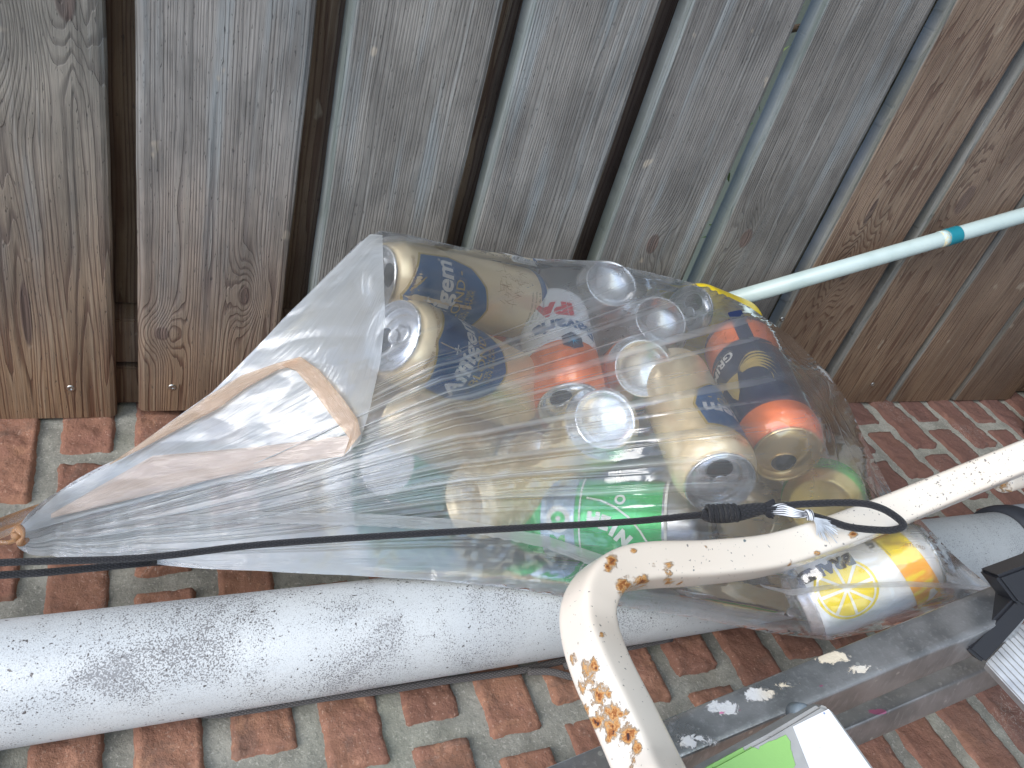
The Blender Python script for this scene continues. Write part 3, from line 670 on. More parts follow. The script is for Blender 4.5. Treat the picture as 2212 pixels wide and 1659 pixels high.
def solve_film():
    fr, bk = splat(); jj, ii = np.meshgrid(np.arange(GW), np.arange(GH)); X = GX0 + jj * GS; Y = GY0 + ii * GS
    ins = inside(OUT, X.astype(float), Y.astype(float))
    # boundary depth: nearest outline sample
    pts = []
    for a, b in zip(OUT, OUT[1:] + OUT[:1]):
        n = max(2, int(math.hypot(a[0] - b[0], a[1] - b[1]) / 6))
        for k in range(n): pts.append([a[q] + (b[q] - a[q]) * k / n for q in range(3)])
    pts = np.array(pts); D0 = np.zeros(X.shape)
    for i in range(GH):
        d2 = (X[i][:, None] - pts[:, 0]) ** 2 + (Y[i][:, None] - pts[:, 1]) ** 2; D0[i] = pts[np.argmin(d2, 1), 2]
    lim = np.zeros(X.shape)
    for i in range(GH):
        for j in range(GW):
            r = M @ Vector(((X[i, j] - 1106) / F, (830 - Y[i, j]) / F, -1)); t = -CAM.x / r.x
            if r.y < 0:
                t = min(t, -CAM.y / r.y * .985)
                A_, B_ = r.x, r.y; ox, oy = CAM.x - PX, CAM.y - PY; a = A_ * A_ + B_ * B_; b = 2 * (A_ * ox + B_ * oy); c = ox * ox + oy * oy - .0415 ** 2; dd = b * b - 4 * a * c
                if dd > 0: t = min(t, (-b - math.sqrt(dd)) / (2 * a))
            lim[i, j] = t - .006
    res = []
    for side in (1, -1):
        D = D0.copy()
        for it in range(1500):
            A = .25 * (np.roll(D, 1, 0) + np.roll(D, -1, 0) + np.roll(D, 1, 1) + np.roll(D, -1, 1))
            A = np.minimum(A, fr - .0028) if side > 0 else np.maximum(A, bk + .003)
            A = np.minimum(A, lim - (.006 if side > 0 else 0))
            D = np.where(ins, A, D0)
        for it in range(2):
            A = (D + .5 * (np.roll(D, 1, 0) + np.roll(D, -1, 0) + np.roll(D, 1, 1) + np.roll(D, -1, 1))) / 3; D = np.where(ins, A, D0)
        D = np.where(ins, np.minimum(D, fr - .0026) if side > 0 else np.maximum(D, bk + .002), D0)
        res.append(D)
    return res[0], res[1], ins
DF, DB, INS = solve_film()
def samp(D, px, py):
    x = (px - GX0) / GS; y = (py - GY0) / GS; j = min(max(int(x), 0), GW - 2); i = min(max(int(y), 0), GH - 2); a = x - j; b = y - i
    return float(D[i, j] * (1 - a) * (1 - b) + D[i, j + 1] * a * (1 - b) + D[i + 1, j] * (1 - a) * b + D[i + 1, j + 1] * a * b)

def polar_grid(NT, NV):
    """grid of picture points fanning out from the knot to the far outline"""
    def side(pl):
        r = np.array([math.hypot(p[0] - KX, p[1] - KY) for p in pl]); a = np.array([math.atan2(KY - p[1], p[0] - KX) for p in pl]); a[0] = a[1]; return r, a
    ru, au = side(UP); rl, al = side(LOW)
    P = np.zeros((NT, NV, 2)); rmx = []
    poly = np.array([(p[0], p[1]) for p in FAR])
    for i in range(NT):
        t = i / (NT - 1)
        def pt(r):
            a = np.interp(r, rl, al) * (1 - t) + np.interp(r, ru, au) * t; return KX + r * math.cos(a), KY - r * math.sin(a)
        # furthest radius whose point is inside
        r = 1040.0
        if i < NT - 1:
            rs = np.arange(1000, 2200, 4.0); px = []; 
            pp = np.array([pt(q) for q in rs]); ok = inside(OUT, pp[:, 0], pp[:, 1])
            w = np.where(ok)[0]
            # first exit after the corner
            if len(w):
                e = w[0]
                while e + 1 < len(rs) and ok[e + 1]: e += 1
                lo, hi = rs[e], rs[min(e + 1, len(rs) - 1)]
                for _ in range(12):
                    m_ = (lo + hi) / 2; q = pt(m_)
                    if inside(OUT, np.array([q[0]]), np.array([q[1]]))[0]: lo = m_
                    else: hi = m_
                r = lo
        rmx.append(r)
    rmx[-1] = math.hypot(822 - KX, 499 - KY); rmx[0] = math.hypot(1790 - KX, 1384 - KY)
    rmx = np.array(rmx)
    for i in range(NT):
        t = i / (NT - 1)
        for j in range(NV):
            r = rmx[i] * (.012 + .988 * (j / (NV - 1))); a = np.interp(r, rl, al) * (1 - t) + np.interp(r, ru, au) * t
            P[i, j] = KX + r * math.cos(a), KY - r * math.sin(a)
    return P, rmx
rnd = random.Random(11)
PLEATS = []
for k in range(64):
    t = rnd.uniform(.10, .80); r1 = rnd.uniform(450, 1900) * (1 if t < .62 else .7)
    PLEATS.append((t, rnd.uniform(.0022, .0065), rnd.uniform(.6, 2.2) * rnd.choice([1, 1, -1]), r1, rnd.uniform(-.02, .02)))
for t, w, a, r1 in ((.500, .0060, 3.0, 1900), (.468, .0035, 2.2, 1800), (.56, .0035, 2.2, 1600), (.60, .004, 2.2, 1500), (.40, .006, 2.6, 1800), (.33, .005, 2.4, 1700), (.28, .004, 2.0, 1700), (.23, .005, 2.2, 1650)):
    PLEATS.append((t, w, a, r1, .006))
for k in range(24):
    PLEATS.append((rnd.uniform(.20, .66), rnd.uniform(.0009, .0018), rnd.uniform(1.65, 2.1), rnd.uniform(900, 1800), rnd.uniform(-.015, .015)))
def pleat(t, r, lat):
    h = 0; lay = 0
    for (t0, w, a, r1, dr) in PLEATS:
        ww = w * (1 + 300 / (r + 150)); c = t0 + dr * (r / 1000 - .8); q = (t - c) / ww
        if abs(q) > 3.2: continue
        env = min(1, r / 160) * max(0, min(1, (r1 - r) / 420)) * min(1, r / 420 + .35); e = math.exp(-q * q)
        h += a * env * e * (1 if q > 0 else 1) - a * .35 * env * math.exp(-(q - 1.4) ** 2)
        if a > 1.6: lay += env * (1 / (1 + math.exp((abs(q) - .85) * 14))) * (.62 if dr == .006 else .42 if w > .002 else .5)
    return h * .001, lay

def film_material(name='bag_film', haze=.165, milk=(.87, .90, .90), tint=(1, 1, 1), crumple=1.0, gloss=1.0, facet=.22, blur=.13):
    m = bpy.data.materials.new(name); m.use_nodes = True; nt = m.node_tree; mm = Mat.__new__(Mat); mm.m = m; mm.nt = nt; mm.b = nt.nodes['Principled BSDF']; nt.nodes.remove(mm.b)
    out = nt.nodes['Material Output']; x, y, z = mm.pos(); u, v = mm.uv(); lay = mm.attr('layers')
    # long stress lines run along v (away from the knot), fine crumples everywhere
    str_ = mm.noise(mm.vec(u * 130, v * 3.0, 0), 1, 4, .6); st2 = mm.noise(mm.vec(u * 420, v * 5.0, 3), 1, 3, .6)
    P = mm.vec(x, y, z); wr = mm.noise(P, 26, 4, .55, 1.2); cr = mm.voro(P, 30, 'DISTANCE_TO_EDGE'); crease = cr.step(.10, 0)
    patch = mm.noise(P, 7, 2).step(.50, .64)
    rd = (mm.noise(P, 8, 2, .5, .7) - .5).abs(); rd2 = (mm.noise(P, 21, 3, .5, .9) - .5).abs(); rd3 = (mm.noise(mm.vec(u * 18, v * 7, 2), 1, 2, .5, .5) - .5).abs()
    h = str_ * v.step(1.7, .5) * .45 + st2 * v.step(1.5, .4) * .12 + wr * (.35 * crumple) + crease * patch * .18 * crumple - (rd * 2.4 + rd2 * .45 + rd3 * 1.8) * facet
    nb = mm.bump(h, .0016, .85)
    tr = mm.node('ShaderNodeBsdfTransparent'); tr.inputs[0].default_value = (*tint, 1)
    rf = mm.node('ShaderNodeBsdfRefraction'); rf.inputs['IOR'].default_value = 1.12; rf.inputs['Roughness'].default_value = .36; rf.inputs[0].default_value = (*[.97 * t for t in tint], 1)
    df = mm.node('ShaderNodeBsdfDiffuse'); df.inputs[0].default_value = (*milk, 1)
    tl = mm.node('ShaderNodeBsdfTranslucent'); tl.inputs[0].default_value = (*milk, 1)
    gl = mm.node('ShaderNodeBsdfGlossy'); gl.inputs['Roughness'].default_value = .09; gl.inputs[0].default_value = (.95, .97, 1, 1)
    for n_ in (rf, df, tl, gl):
        if n_ is not rf: nt.links.new(nb.x, n_.inputs['Normal'])
    def mixs(f, a, b):
        n = mm.node('ShaderNodeMixShader')
        if isinstance(f, S): nt.links.new(f.x, n.inputs[0])
        else: n.inputs[0].default_value = f
        nt.links.new(a, n.inputs[1]); nt.links.new(b, n.inputs[2]); return n.outputs[0]
    through = mixs(blur, tr.outputs[0], rf.outputs[0])
    cloud = mixs(.62, df.outputs[0], tl.outputs[0])
    hz = (lay * .42 + (str_.step(.5, .7) * .03) + haze + mm.noise(P, 12, 3).step(.4, .7) * .04).clamp()
    base = mixs(hz, through, cloud)
    fr = mm.node('ShaderNodeFresnel'); fr.inputs[0].default_value = 1.5; nt.links.new(nb.x, fr.inputs['Normal'])
    g = (S(nt, fr.outputs[0]) * (1.5 * gloss)).clamp()
    fin = mixs(g, base, gl.outputs[0]); nt.links.new(fin, out.inputs['Surface']); return m
def milkiness(px, py):
    """extra film layers gathered near the knot and along the lower seam"""
    r = math.hypot(px - KX, py - KY); m = max(0, min(1, 1.25 - r / 800)) * 1.1
    # lower side: doubled, folded film between the seam and the lower edge
    lo = np.interp(px, [p[0] for p in LOW], [p[1] for p in LOW]); d = (lo - py)
    m -= .22 * math.exp(-((px - 960) / 190) ** 2 - ((py - 670) / 130) ** 2) + .16 * math.exp(-((px - 1660) / 110) ** 2 - ((py - 900) / 130) ** 2) + .2 * math.exp(-((px - 1860) / 130) ** 2 - ((py - 1270) / 80) ** 2)
    m += .28 * math.exp(-((px - 1850) / 100) ** 2 - ((py - 920) / 190) ** 2) + .12 * math.exp(-((px - 1380) / 260) ** 2 - ((py - 640) / 110) ** 2)
    m += .16 * math.exp(-((px - 1000) / 260) ** 2 - ((py - 985) / 110) ** 2)
    m += .55 * max(0, min(1, (95 - d) / 40)) * max(0, min(1, (1250 - px) / 500))
    return m
def build_bag():
    t = empty('plastic_bag', W(KX, KY, .545)); tag(t, 'translucent plastic bag full of empty cans, knotted at one end with orange ties', 'plastic bag')
    mat = film_material(gloss=1.35)
    NT, NV = 780, 240; P, rmx = polar_grid(NT, NV)
    V = []; UV = []; LY = []; Fc = []
    for i in range(NT):
        tt = i / (NT - 1)
        for j in range(NV):
            px, py = P[i, j]; r = math.hypot(px - KX, py - KY); edge = min(1, min(tt, 1 - tt) * 16) * min(1, (NV - 1 - j) / 10)
            h, lay = pleat(tt, r, 0); d = samp(DF, px, py)
            h += .0011 * mnoise.noise(Vector((px / 60, py / 60, 0))) + .0006 * mnoise.noise(Vector((px / 22, py / 22, 3)))
            d = d - max(h, -.0004) * edge
            V.append(W(px, py, d)); UV.append((tt, r / 1000)); LY.append(lay * edge * (1 - .6 * math.exp(-((px - 960) / 170) ** 2 - ((py - 640) / 120) ** 2)) + milkiness(px, py) + .35 * (1 - min(1, (NV - 1 - j) / 5)) * 0)
    for i in range(NT - 1):
        for j in range(NV - 1):
            o = i * NV + j; Fc.append((o, o + 1, o + NV + 1, o + NV))
    f = mesh_obj('front_film', V, Fc, mat, t, True, UV)
    a = f.data.attributes.new('layers', 'FLOAT', 'POINT'); a.data.foreach_set('value', LY)
    NT, NV = 130, 130; P, rmx = polar_grid(NT, NV); V = []; UV = []; Fc = []
    for i in range(NT):
        tt = i / (NT - 1)
        for j in range(NV):
            px, py = P[i, j]; edge = min(1, min(tt, 1 - tt) * 10) * min(1, (NV - 1 - j) / 6) * min(1, j / 10)
            d0 = samp(DF, px, py); d = samp(DB, px, py); d = d0 + max(.0, d - d0) if edge > 0 else d0
            d = d + .002 * edge * mnoise.noise(Vector((px / 40, py / 40, 9))); d = d0 + (d - d0) * min(1, edge * 1.5 + .02)
            V.append(W(px, py, d)); UV.append((tt, math.hypot(px - KX, py - KY) / 1000))
    for i in range(NT - 1):
        for j in range(NV - 1):
            o = i * NV + j; Fc.append((o, o + NV, o + NV + 1, o + 1))
    b = mesh_obj('back_film', V, Fc, mat, t, True, UV)
    a = b.data.attributes.new('layers', 'FLOAT', 'POINT'); a.data.foreach_set('value', [0.0] * len(V))
    # folded layers lying on the front
    def flap(name, up, lo, off, mt, nu=200, nv=60, wr=.0012, lay=0, seed=0, ragged=0, lift=0, soft=0):
        def res(pl, s):
            pl = [Vector((p[0], p[1], 0)) for p in pl]; L = [0]
            for a_, b_ in zip(pl[:-1], pl[1:]): L.append(L[-1] + (b_ - a_).length)
            s *= L[-1]; k = 0
            while k < len(L) - 2 and L[k + 1] < s: k += 1
            return pl[k].lerp(pl[k + 1], (s - L[k]) / max(1e-6, L[k + 1] - L[k]))
        V = []; UV = []; Fc = []
        for i in range(nu + 1):
            a_, b_ = res(up, i / nu), res(lo, i / nu)
            for j in range(nv + 1):
                w = j / nv; p = a_.lerp(b_, w)
                if ragged: p.y += ragged * (mnoise.noise(Vector((i * .35, seed, 0))) * w)
                q = Vector((p.x / 150, p.y / 60 + p.x / 400, seed)); h = abs(mnoise.noise(q)) * 2 - .5 + .5 * mnoise.noise(q * 2.7)
                e = min(1, i / 8, (nu - i) / 8) * min(1, j / 3 + .25, (nv - j) / 3 + .25)
                d = samp(DF, min(p.x, 2160), p.y) - off - wr * h * e - lift * (w if lift > 0 else 0)
                V.append(W(p.x, p.y, d)); UV.append((w * .3, i / nu))
                if i and j: o = (i - 1) * (nv + 1) + j - 1; Fc.append((o, o + 1, o + nv + 2, o + nv + 1))
        o = mesh_obj(name, V, Fc, mt, t, True, UV); a_ = o.data.attributes.new('layers', 'FLOAT', 'POINT'); a_.data.foreach_set('value', [lay - soft * max(0, 1 - min(j, nv - j) / (nv * .22)) for i in range(nu + 1) for j in range(nv + 1)]); return o
    milk = film_material('milky_film', .40, (.84, .89, .91), crumple=.35, gloss=1.2, facet=.55)
    peach = film_material('peach_film', .55, (.92, .66, .46), (1, .82, .66), crumple=.4, gloss=1.1, facet=.6)
    pink = film_material('pale_pink_film', .72, (.93, .77, .66), (1, .90, .82), crumple=.3, gloss=1.2, facet=.45)
    orange = film_material('orange_film', .72, (.90, .50, .22), (1, .70, .42), crumple=.7)
    flap('folded_flap', [(30, 1150), (130, 1062), (260, 992), (370, 912), (455, 852), (610, 693), (700, 603), (780, 524), (800, 506), (826, 508)],
         [(32, 1158), (200, 1110), (400, 1062), (560, 1030), (690, 998), (742, 986), (778, 955), (800, 880), (822, 780), (832, 690)], .003, milk, 260, 90, .0016, .15, 1)
    flap('pale_panel', [(110, 1110), (330, 985), (553, 966), (640, 955), (760, 940)], [(110, 1120), (240, 1090), (400, 1050), (560, 1012), (740, 986)], .0055, pink, 160, 40, .002, .1, 5, soft=.8)
    flap('peach_fold', [(608, 788), (650, 771), (690, 800), (740, 860), (772, 905), (780, 938)], [(612, 792), (640, 802), (680, 850), (720, 905), (755, 948), (742, 985)], .0075, peach, 90, 30, .0012, .25, 7, soft=.7)
    flap('peach_hem', [(235, 1003), (300, 960), (370, 911), (455, 852), (520, 812), (600, 784), (648, 771)], [(238, 1004), (310, 968), (400, 920), (470, 884), (530, 840), (600, 800), (640, 790)], .0065, peach, 120, 14, .001, .1, 9, soft=.9)
    seam = film_material('seam_film', .38, (.80, .81, .80), crumple=.5, gloss=1.3, facet=.8)
    flap('seam_strip', [(120, 1152), (300, 1118), (553, 1106), (800, 1110), (1000, 1123), (1180, 1158), (1340, 1212)], [(120, 1160), (300, 1130), (553, 1130), (800, 1137), (1000, 1148), (1180, 1184), (1310, 1236)], .004, seam, 260, 12, .0012, .1, 12, ragged=3)
    flap('seam_strip', [(1640, 1262), (1700, 1275), (1800, 1262), (1960, 1256), (2080, 1262), (2166, 1277)], [(1650, 1270), (1712, 1287), (1800, 1272), (1960, 1268), (2080, 1272), (2166, 1281)], .004, seam, 100, 6, .0008, .0, 14)
    # knot, tie ends and the strap that runs out to the left
    kp = W(30, 1160, .530)
    V, Fc, UVs = sweep(catmull([W(48, 1152, .533), W(36, 1160, .526), W(28, 1150, .526), (W(40, 1142, .527)), W(50, 1158, .524), W(44, 1172, .526), W(60, 1166, .533)], 8), circle(.0019, 10), scale=lambda s: .6 + .9 * math.sin(s * 9) ** 2)
    k = mesh_obj('knot', V, Fc, orange, t, True, UVs); a = k.data.attributes.new('layers', 'FLOAT', 'POINT'); a.data.foreach_set('value', [.4] * len(V))
    def strap(pts, widths, mt, name='tie_strap', lay=.2):
        V = []; UV = []; Fc = []; n = 10
        for i, (p, w) in enumerate(zip(pts, widths)):
            for j in range(n + 1):
                q = j / n - .5; V.append(W(p[0], p[1] + q * w, p[2] + .004 * math.sin(q * 5 + i * .5) + .002 * q)); UV.append((j / n * .2, i * .1))
                if i and j: o = (i - 1) * (n + 1) + j - 1; Fc.append((o, o + 1, o + n + 2, o + n + 1))
        o = mesh_obj(name, V, Fc, mt, t, True, UV); a_ = o.data.attributes.new('layers', 'FLOAT', 'POINT'); a_.data.foreach_set('value', [float(lay)] * len(V))
    strap([(190, 1066, .592), (120, 1092, .585), (60, 1118, .575), (0, 1142, .565), (-60, 1164, .55), (-250, 1205, .525), (-500, 1225, .49), (-900, 1240, .45)], [6, 30, 42, 46, 44, 36, 22, 14], orange)
    V, Fc, UVs = sweep([W(-900, 1240, .45), W(-200, 1172, .535), W(-60, 1174, .54), W(20, 1172, .541), W(40, 1166, .538)], circle(.0016, 8)); k = mesh_obj('tie_strap', V, Fc, orange, t, True, UVs)
    a = k.data.attributes.new('layers', 'FLOAT', 'POINT'); a.data.foreach_set('value', [.6] * len(V))
build_bag()

# ------------------------------------------------------------------ black cord
def mat_cord(name, col, fuzz=.8):
    m = Mat(name, fuzz); u, v = m.uv()
    a = ((u * 8 + v * 260).frac() - .5).abs(); b = ((u * 8 - v * 260).frac() - .5).abs(); h = a.min(b)
    m.set('Base Color', m.mix(h.step(.0, .25), tuple(c * .35 for c in col), col)); m.set('Normal', m.bump(h, .0012, 1)); m.set('Sheen Weight', .1); return m.m
def build_cord():
    t = empty('black_cord', W(1560, 1106, .585)); tag(t, 'black braided cord stretched across the bag, ending in a knot and a loop', 'cord')
    m = mat_cord('black_braid', (.012, .013, .017)); r = .0024
    tube('strand', [W(-900, 1262, .43), W(-400, 1240, .475), W(0, 1216, .515), W(300, 1206, .53), W(553, 1178, .545), W(830, 1158, .555), W(1106, 1142, .560), W(1350, 1128, .565), W(1520, 1112, .568)], r, m, t, 14, sub=10)
    tube('strand', [W(-900, 1300, .435), W(-400, 1268, .48), W(0, 1243, .52), W(110, 1236, .53), W(300, 1218, .555), W(345, 1215, .585), W(480, 1212, .640)], r * 1.05, m, t, 14, sub=10)
    # knot: wraps around the standing part
    a, b = W(1522, 1110, .566), W(1600, 1108, .566); ax = (b - a).normalized(); u = ax.orthogonal().normalized(); w = ax.cross(u); P = []
    for k in range(0, 120):
        s = k / 119; th = s * 2 * math.pi * 6; P.append(a + (b - a) * (.08 + .84 * s) + (u * math.cos(th) + w * math.sin(th)) * .0050)
    tube('knot', P, .00185, m, t, 10)
    tube('knot', [a - ax * .002, a + (b - a) * .2 - w * .003, a + (b - a) * .8 - w * .003, W(1650, 1100, .566)], .0036, m, t, 12, sub=8)
    tube('strand', [W(1595, 1104, .566), W(1630, 1099, .565), W(1662, 1099, .565)], .0040, m, t, 12, sub=6)
    # frayed sheath end and the bare core with its own small knot
    mb = MB(); c = W(1662, 1100, .564); d = (W(1690, 1102, .564) - c).normalized(); u = d.orthogonal().normalized(); w = d.cross(u); rr = random.Random(5)
    for k in range(60):
        th = rr.uniform(0, 6.28); p0 = c + (u * math.cos(th) + w * math.sin(th)) * .0038 - d * .003; p1 = p0 + d * rr.uniform(.003, .006) + (u * math.cos(th) + w * math.sin(th)) * rr.uniform(.001, .0035)
        V, Fc, _ = sweep([p0, p1], circle(.0006, 4)); mb.add(V, Fc)
    mb.build('frayed_sheath', m, t)
    tube('loop', [W(1668, 1096, .565), W(1740, 1089, .560), (W(1850, 1087, .556)), W(1905, 1099, .553), W(1945, 1125, .551), W(1948, 1139, .550), W(1915, 1146, .550), W(1840, 1140, .551), W(1790, 1125, .556), W(1735, 1110, .562), W(1690, 1105, .565)], .0025, m, t, 14, sub=10)
    core = Mat('core_fibre', .6); u_, v_ = core.uv(); core.set('Base Color', core.mix((u_ * 3 + v_ * 60).frac().gt(.68), (.62, .64, .66), (.02, .02, .03)))
    for k in range(5):
        o = (k - 2) * 4
        tube('core_strand', [W(1664, 1102 + o * .6, .563), W(1690, 1101 + o * 1.2, .561), W(1720, 1110 + o * .8, .560), W(1745, 1112 + o * .3, .560)], .0011, core.m, t, 8, sub=6)
    P = []; c = W(1748, 1113, .559); a1 = (W(1760, 1113, .559) - c).normalized(); u = a1.orthogonal().normalized(); w = a1.cross(u)
    for k in range(40): s = k / 39; th = s * 4 * math.pi; P.append(c + a1 * (s - .5) * .004 + (u * math.cos(th) + w * math.sin(th)) * .0028)
    tube('core_knot', P, .0013, core.m, t, 8)
    fib = Mat('loose_fibre', .7, 0, (.52, .56, .60)).m; mb = MB()
    for k in range(90):
        e = (rr.uniform(-22, 26), rr.uniform(-24, 22)); p = [W(1752, 1116, .5585), W(1768 + e[0] * .3, 1128 + e[1] * .3, .5565 + rr.uniform(-.002, .001)), W(1788 + e[0] - e[1] * .2, 1148 + e[1] + e[0] * .15, .555 + rr.uniform(-.003, .0))]
        V, Fc, _ = sweep(catmull(p, 4), circle(.00028, 3)); mb.add(V, Fc)
    mb.build('loose_fibres', fib, t)
build_cord()
def build_old_cord():
    m = mat_cord('faded_braid', (.13, .12, .115)); t = empty('old_cord', W(1106, 1450, .66)); tag(t, 'faded grey brown braided cord lying against the wall along the drainpipe', 'cord')
    def wp(px, py, o=.006): return on_plane(px, py, 1, o)
    tube('strand', [wp(330, 1525), wp(450, 1543), wp(553, 1532), wp(700, 1508), wp(830, 1492), wp(950, 1473), wp(1106, 1452), wp(1180, 1436), wp(1235, 1424), wp(1330, 1405), wp(1450, 1380)], .0029, m, t, 12, sub=8)
    tube('strand', [wp(1140, 1452, .010), wp(1190, 1452, .012), wp(1232, 1462, .011), wp(1290, 1470, .009), wp(1340, 1440, .008), wp(1300, 1415, .012), wp(1220, 1440, .014)], .0029, m, t, 12, sub=8)
build_old_cord()

# ------------------------------------------------------------------ cream tubular frame with rust
def build_frame():
    m = Mat('cream_enamel', .26); x, y, z = m.pos(); v = m.vec(x, y, z); u, w = m.uv()
    c = m.mix(m.noise(v, 8, 3).step(.35, .7), (.78, .69, .575), (.74, .69, .60))
    n1 = m.noise(m.vec(x * 1.2, y * 1.2, z * .6), 190, 6, .68, .3); n2 = m.noise(v, 30, 3)
    rusty = m.attr('rust'); s = n1 * .62 + rusty * .36 + (n2 - .5) * .30 - (rusty * -9).exp() * .2
    c = m.mix(s.step(.50, .60) * .85, c, (.62, .29, .045)); c = m.mix(s.step(.59, .65), c, (.30, .10, .02)); c = m.mix(s.step(.665, .69), c, (.04, .014, .014))
    sp = m.noise(v, 420, 2); c = m.mix((sp + m.noise(v, 12, 3) * .22 + w.step(.35, .7) * .05).step(.80, .84) * .8, c, (.09, .09, .095))
    ch = m.noise(v, 60, 2).step(.715, .725); c = m.mix(ch, c, (.16, .20, .20))
    m.set('Base Color', c); m.set('Roughness', s.step(.50, .60) * .5 + .25); m.set('Normal', m.bump(s.step(.50, .60) * .5 + n1 * s.step(.5, .6), .0009, 1)); m.set('Coat Weight', .25)
    t = empty('cream_tube_frame', W(1440, 1740, .36)); tag(t, 'cream enamelled bent steel tube with rust patches crossing over the bag', 'metal frame')
    pts = [(1640, 2280, .315), (1560, 2060, .325), (1480, 1850, .345), (1440, 1750, .36), (1399, 1659, .385), (1352, 1556, .405), (1300, 1446, .425), (1274, 1366, .445), (1272, 1308, .458), (1295, 1262, .472), (1338, 1234, .486), (1400, 1222, .500), (1523, 1216, .525), (1659, 1199, .552),
           (1780, 1161, .575), (1900, 1116, .595), (2046, 1056, .617), (2212, 988, .64), (2330, 940, .655), (2700, 800, .69)]
    pts = [W(*p) for p in pts]
    path = catmull(pts, 12)
    # D-shaped section: a flattened oval with a soft crease
    prof = []
    A, B = .0140, .0122; n = 44
    for i in range(n):
        a = 2 * math.pi * i / n; c_, s_ = math.cos(a), math.sin(a); e = .34
        qa, qb = A * math.copysign(abs(c_) ** e, c_), B * math.copysign(abs(s_) ** e, s_); k_ = math.radians(50)
        prof.append((qa * math.cos(k_) - qb * math.sin(k_), qa * math.sin(k_) + qb * math.cos(k_)))
    V, Fc, UV = sweep(path, prof, up=(CAM - pts[2]).normalized())
    o = mesh_obj('bent_tube', V, Fc, m.m, t, True, UV)
    patches = [(1268, 1480, 22), (1300, 1500, 26), (1330, 1540, 30), (1358, 1590, 26), (1372, 1618, 16), (1276, 1440, 20), (1260, 1530, 16), (1285, 1560, 20), (1240, 1395 + 30, 14), (1350, 1262, 26), (1385, 1255, 22), (1322, 1212, 16), (1440, 1218, 17), (1415, 1219, 14), (1300, 1370, 9), (1445, 1240, 10), (1443, 1256, 12), (1470, 1260, 8), (1840, 1155, 11), (1703, 1216, 9), (1404, 1192, 8), (1765, 1195, 7), (1366, 1662, 12), (2142, 998, 7), (1370, 1196, 12), (1310, 1224, 12), (1320, 1600, 14), (1526, 1183, 5), (1320, 1575, 20)]
    R = []
    for p in V:
        q = project(p); k = 0
        for (a, b, s) in patches:
            d2 = ((q[0] - a) ** 2 + (q[1] - b) ** 2) / (s * s * 1.3)
            if d2 < 8: k = max(k, math.exp(-d2))
        R.append(k if q[2] > 0 else 0)
    at = o.data.attributes.new('rust', 'FLOAT', 'POINT'); at.data.foreach_set('value', R)
    V, Fc, UV = sweep(catmull([W(2168, 1040, .70), W(2185, 1033, .70), W(2330, 990, .72)], 8), circle(.011, 24), scale=lambda s: .35 + .65 * min(1, s * 5))
    o = mesh_obj('cross_tube', V, Fc, m.m, t, True, UV); at = o.data.attributes.new('rust', 'FLOAT', 'POINT'); at.data.foreach_set('value', [.45 if i < 24 * 6 else .1 for i in range(len(V))])
build_frame()

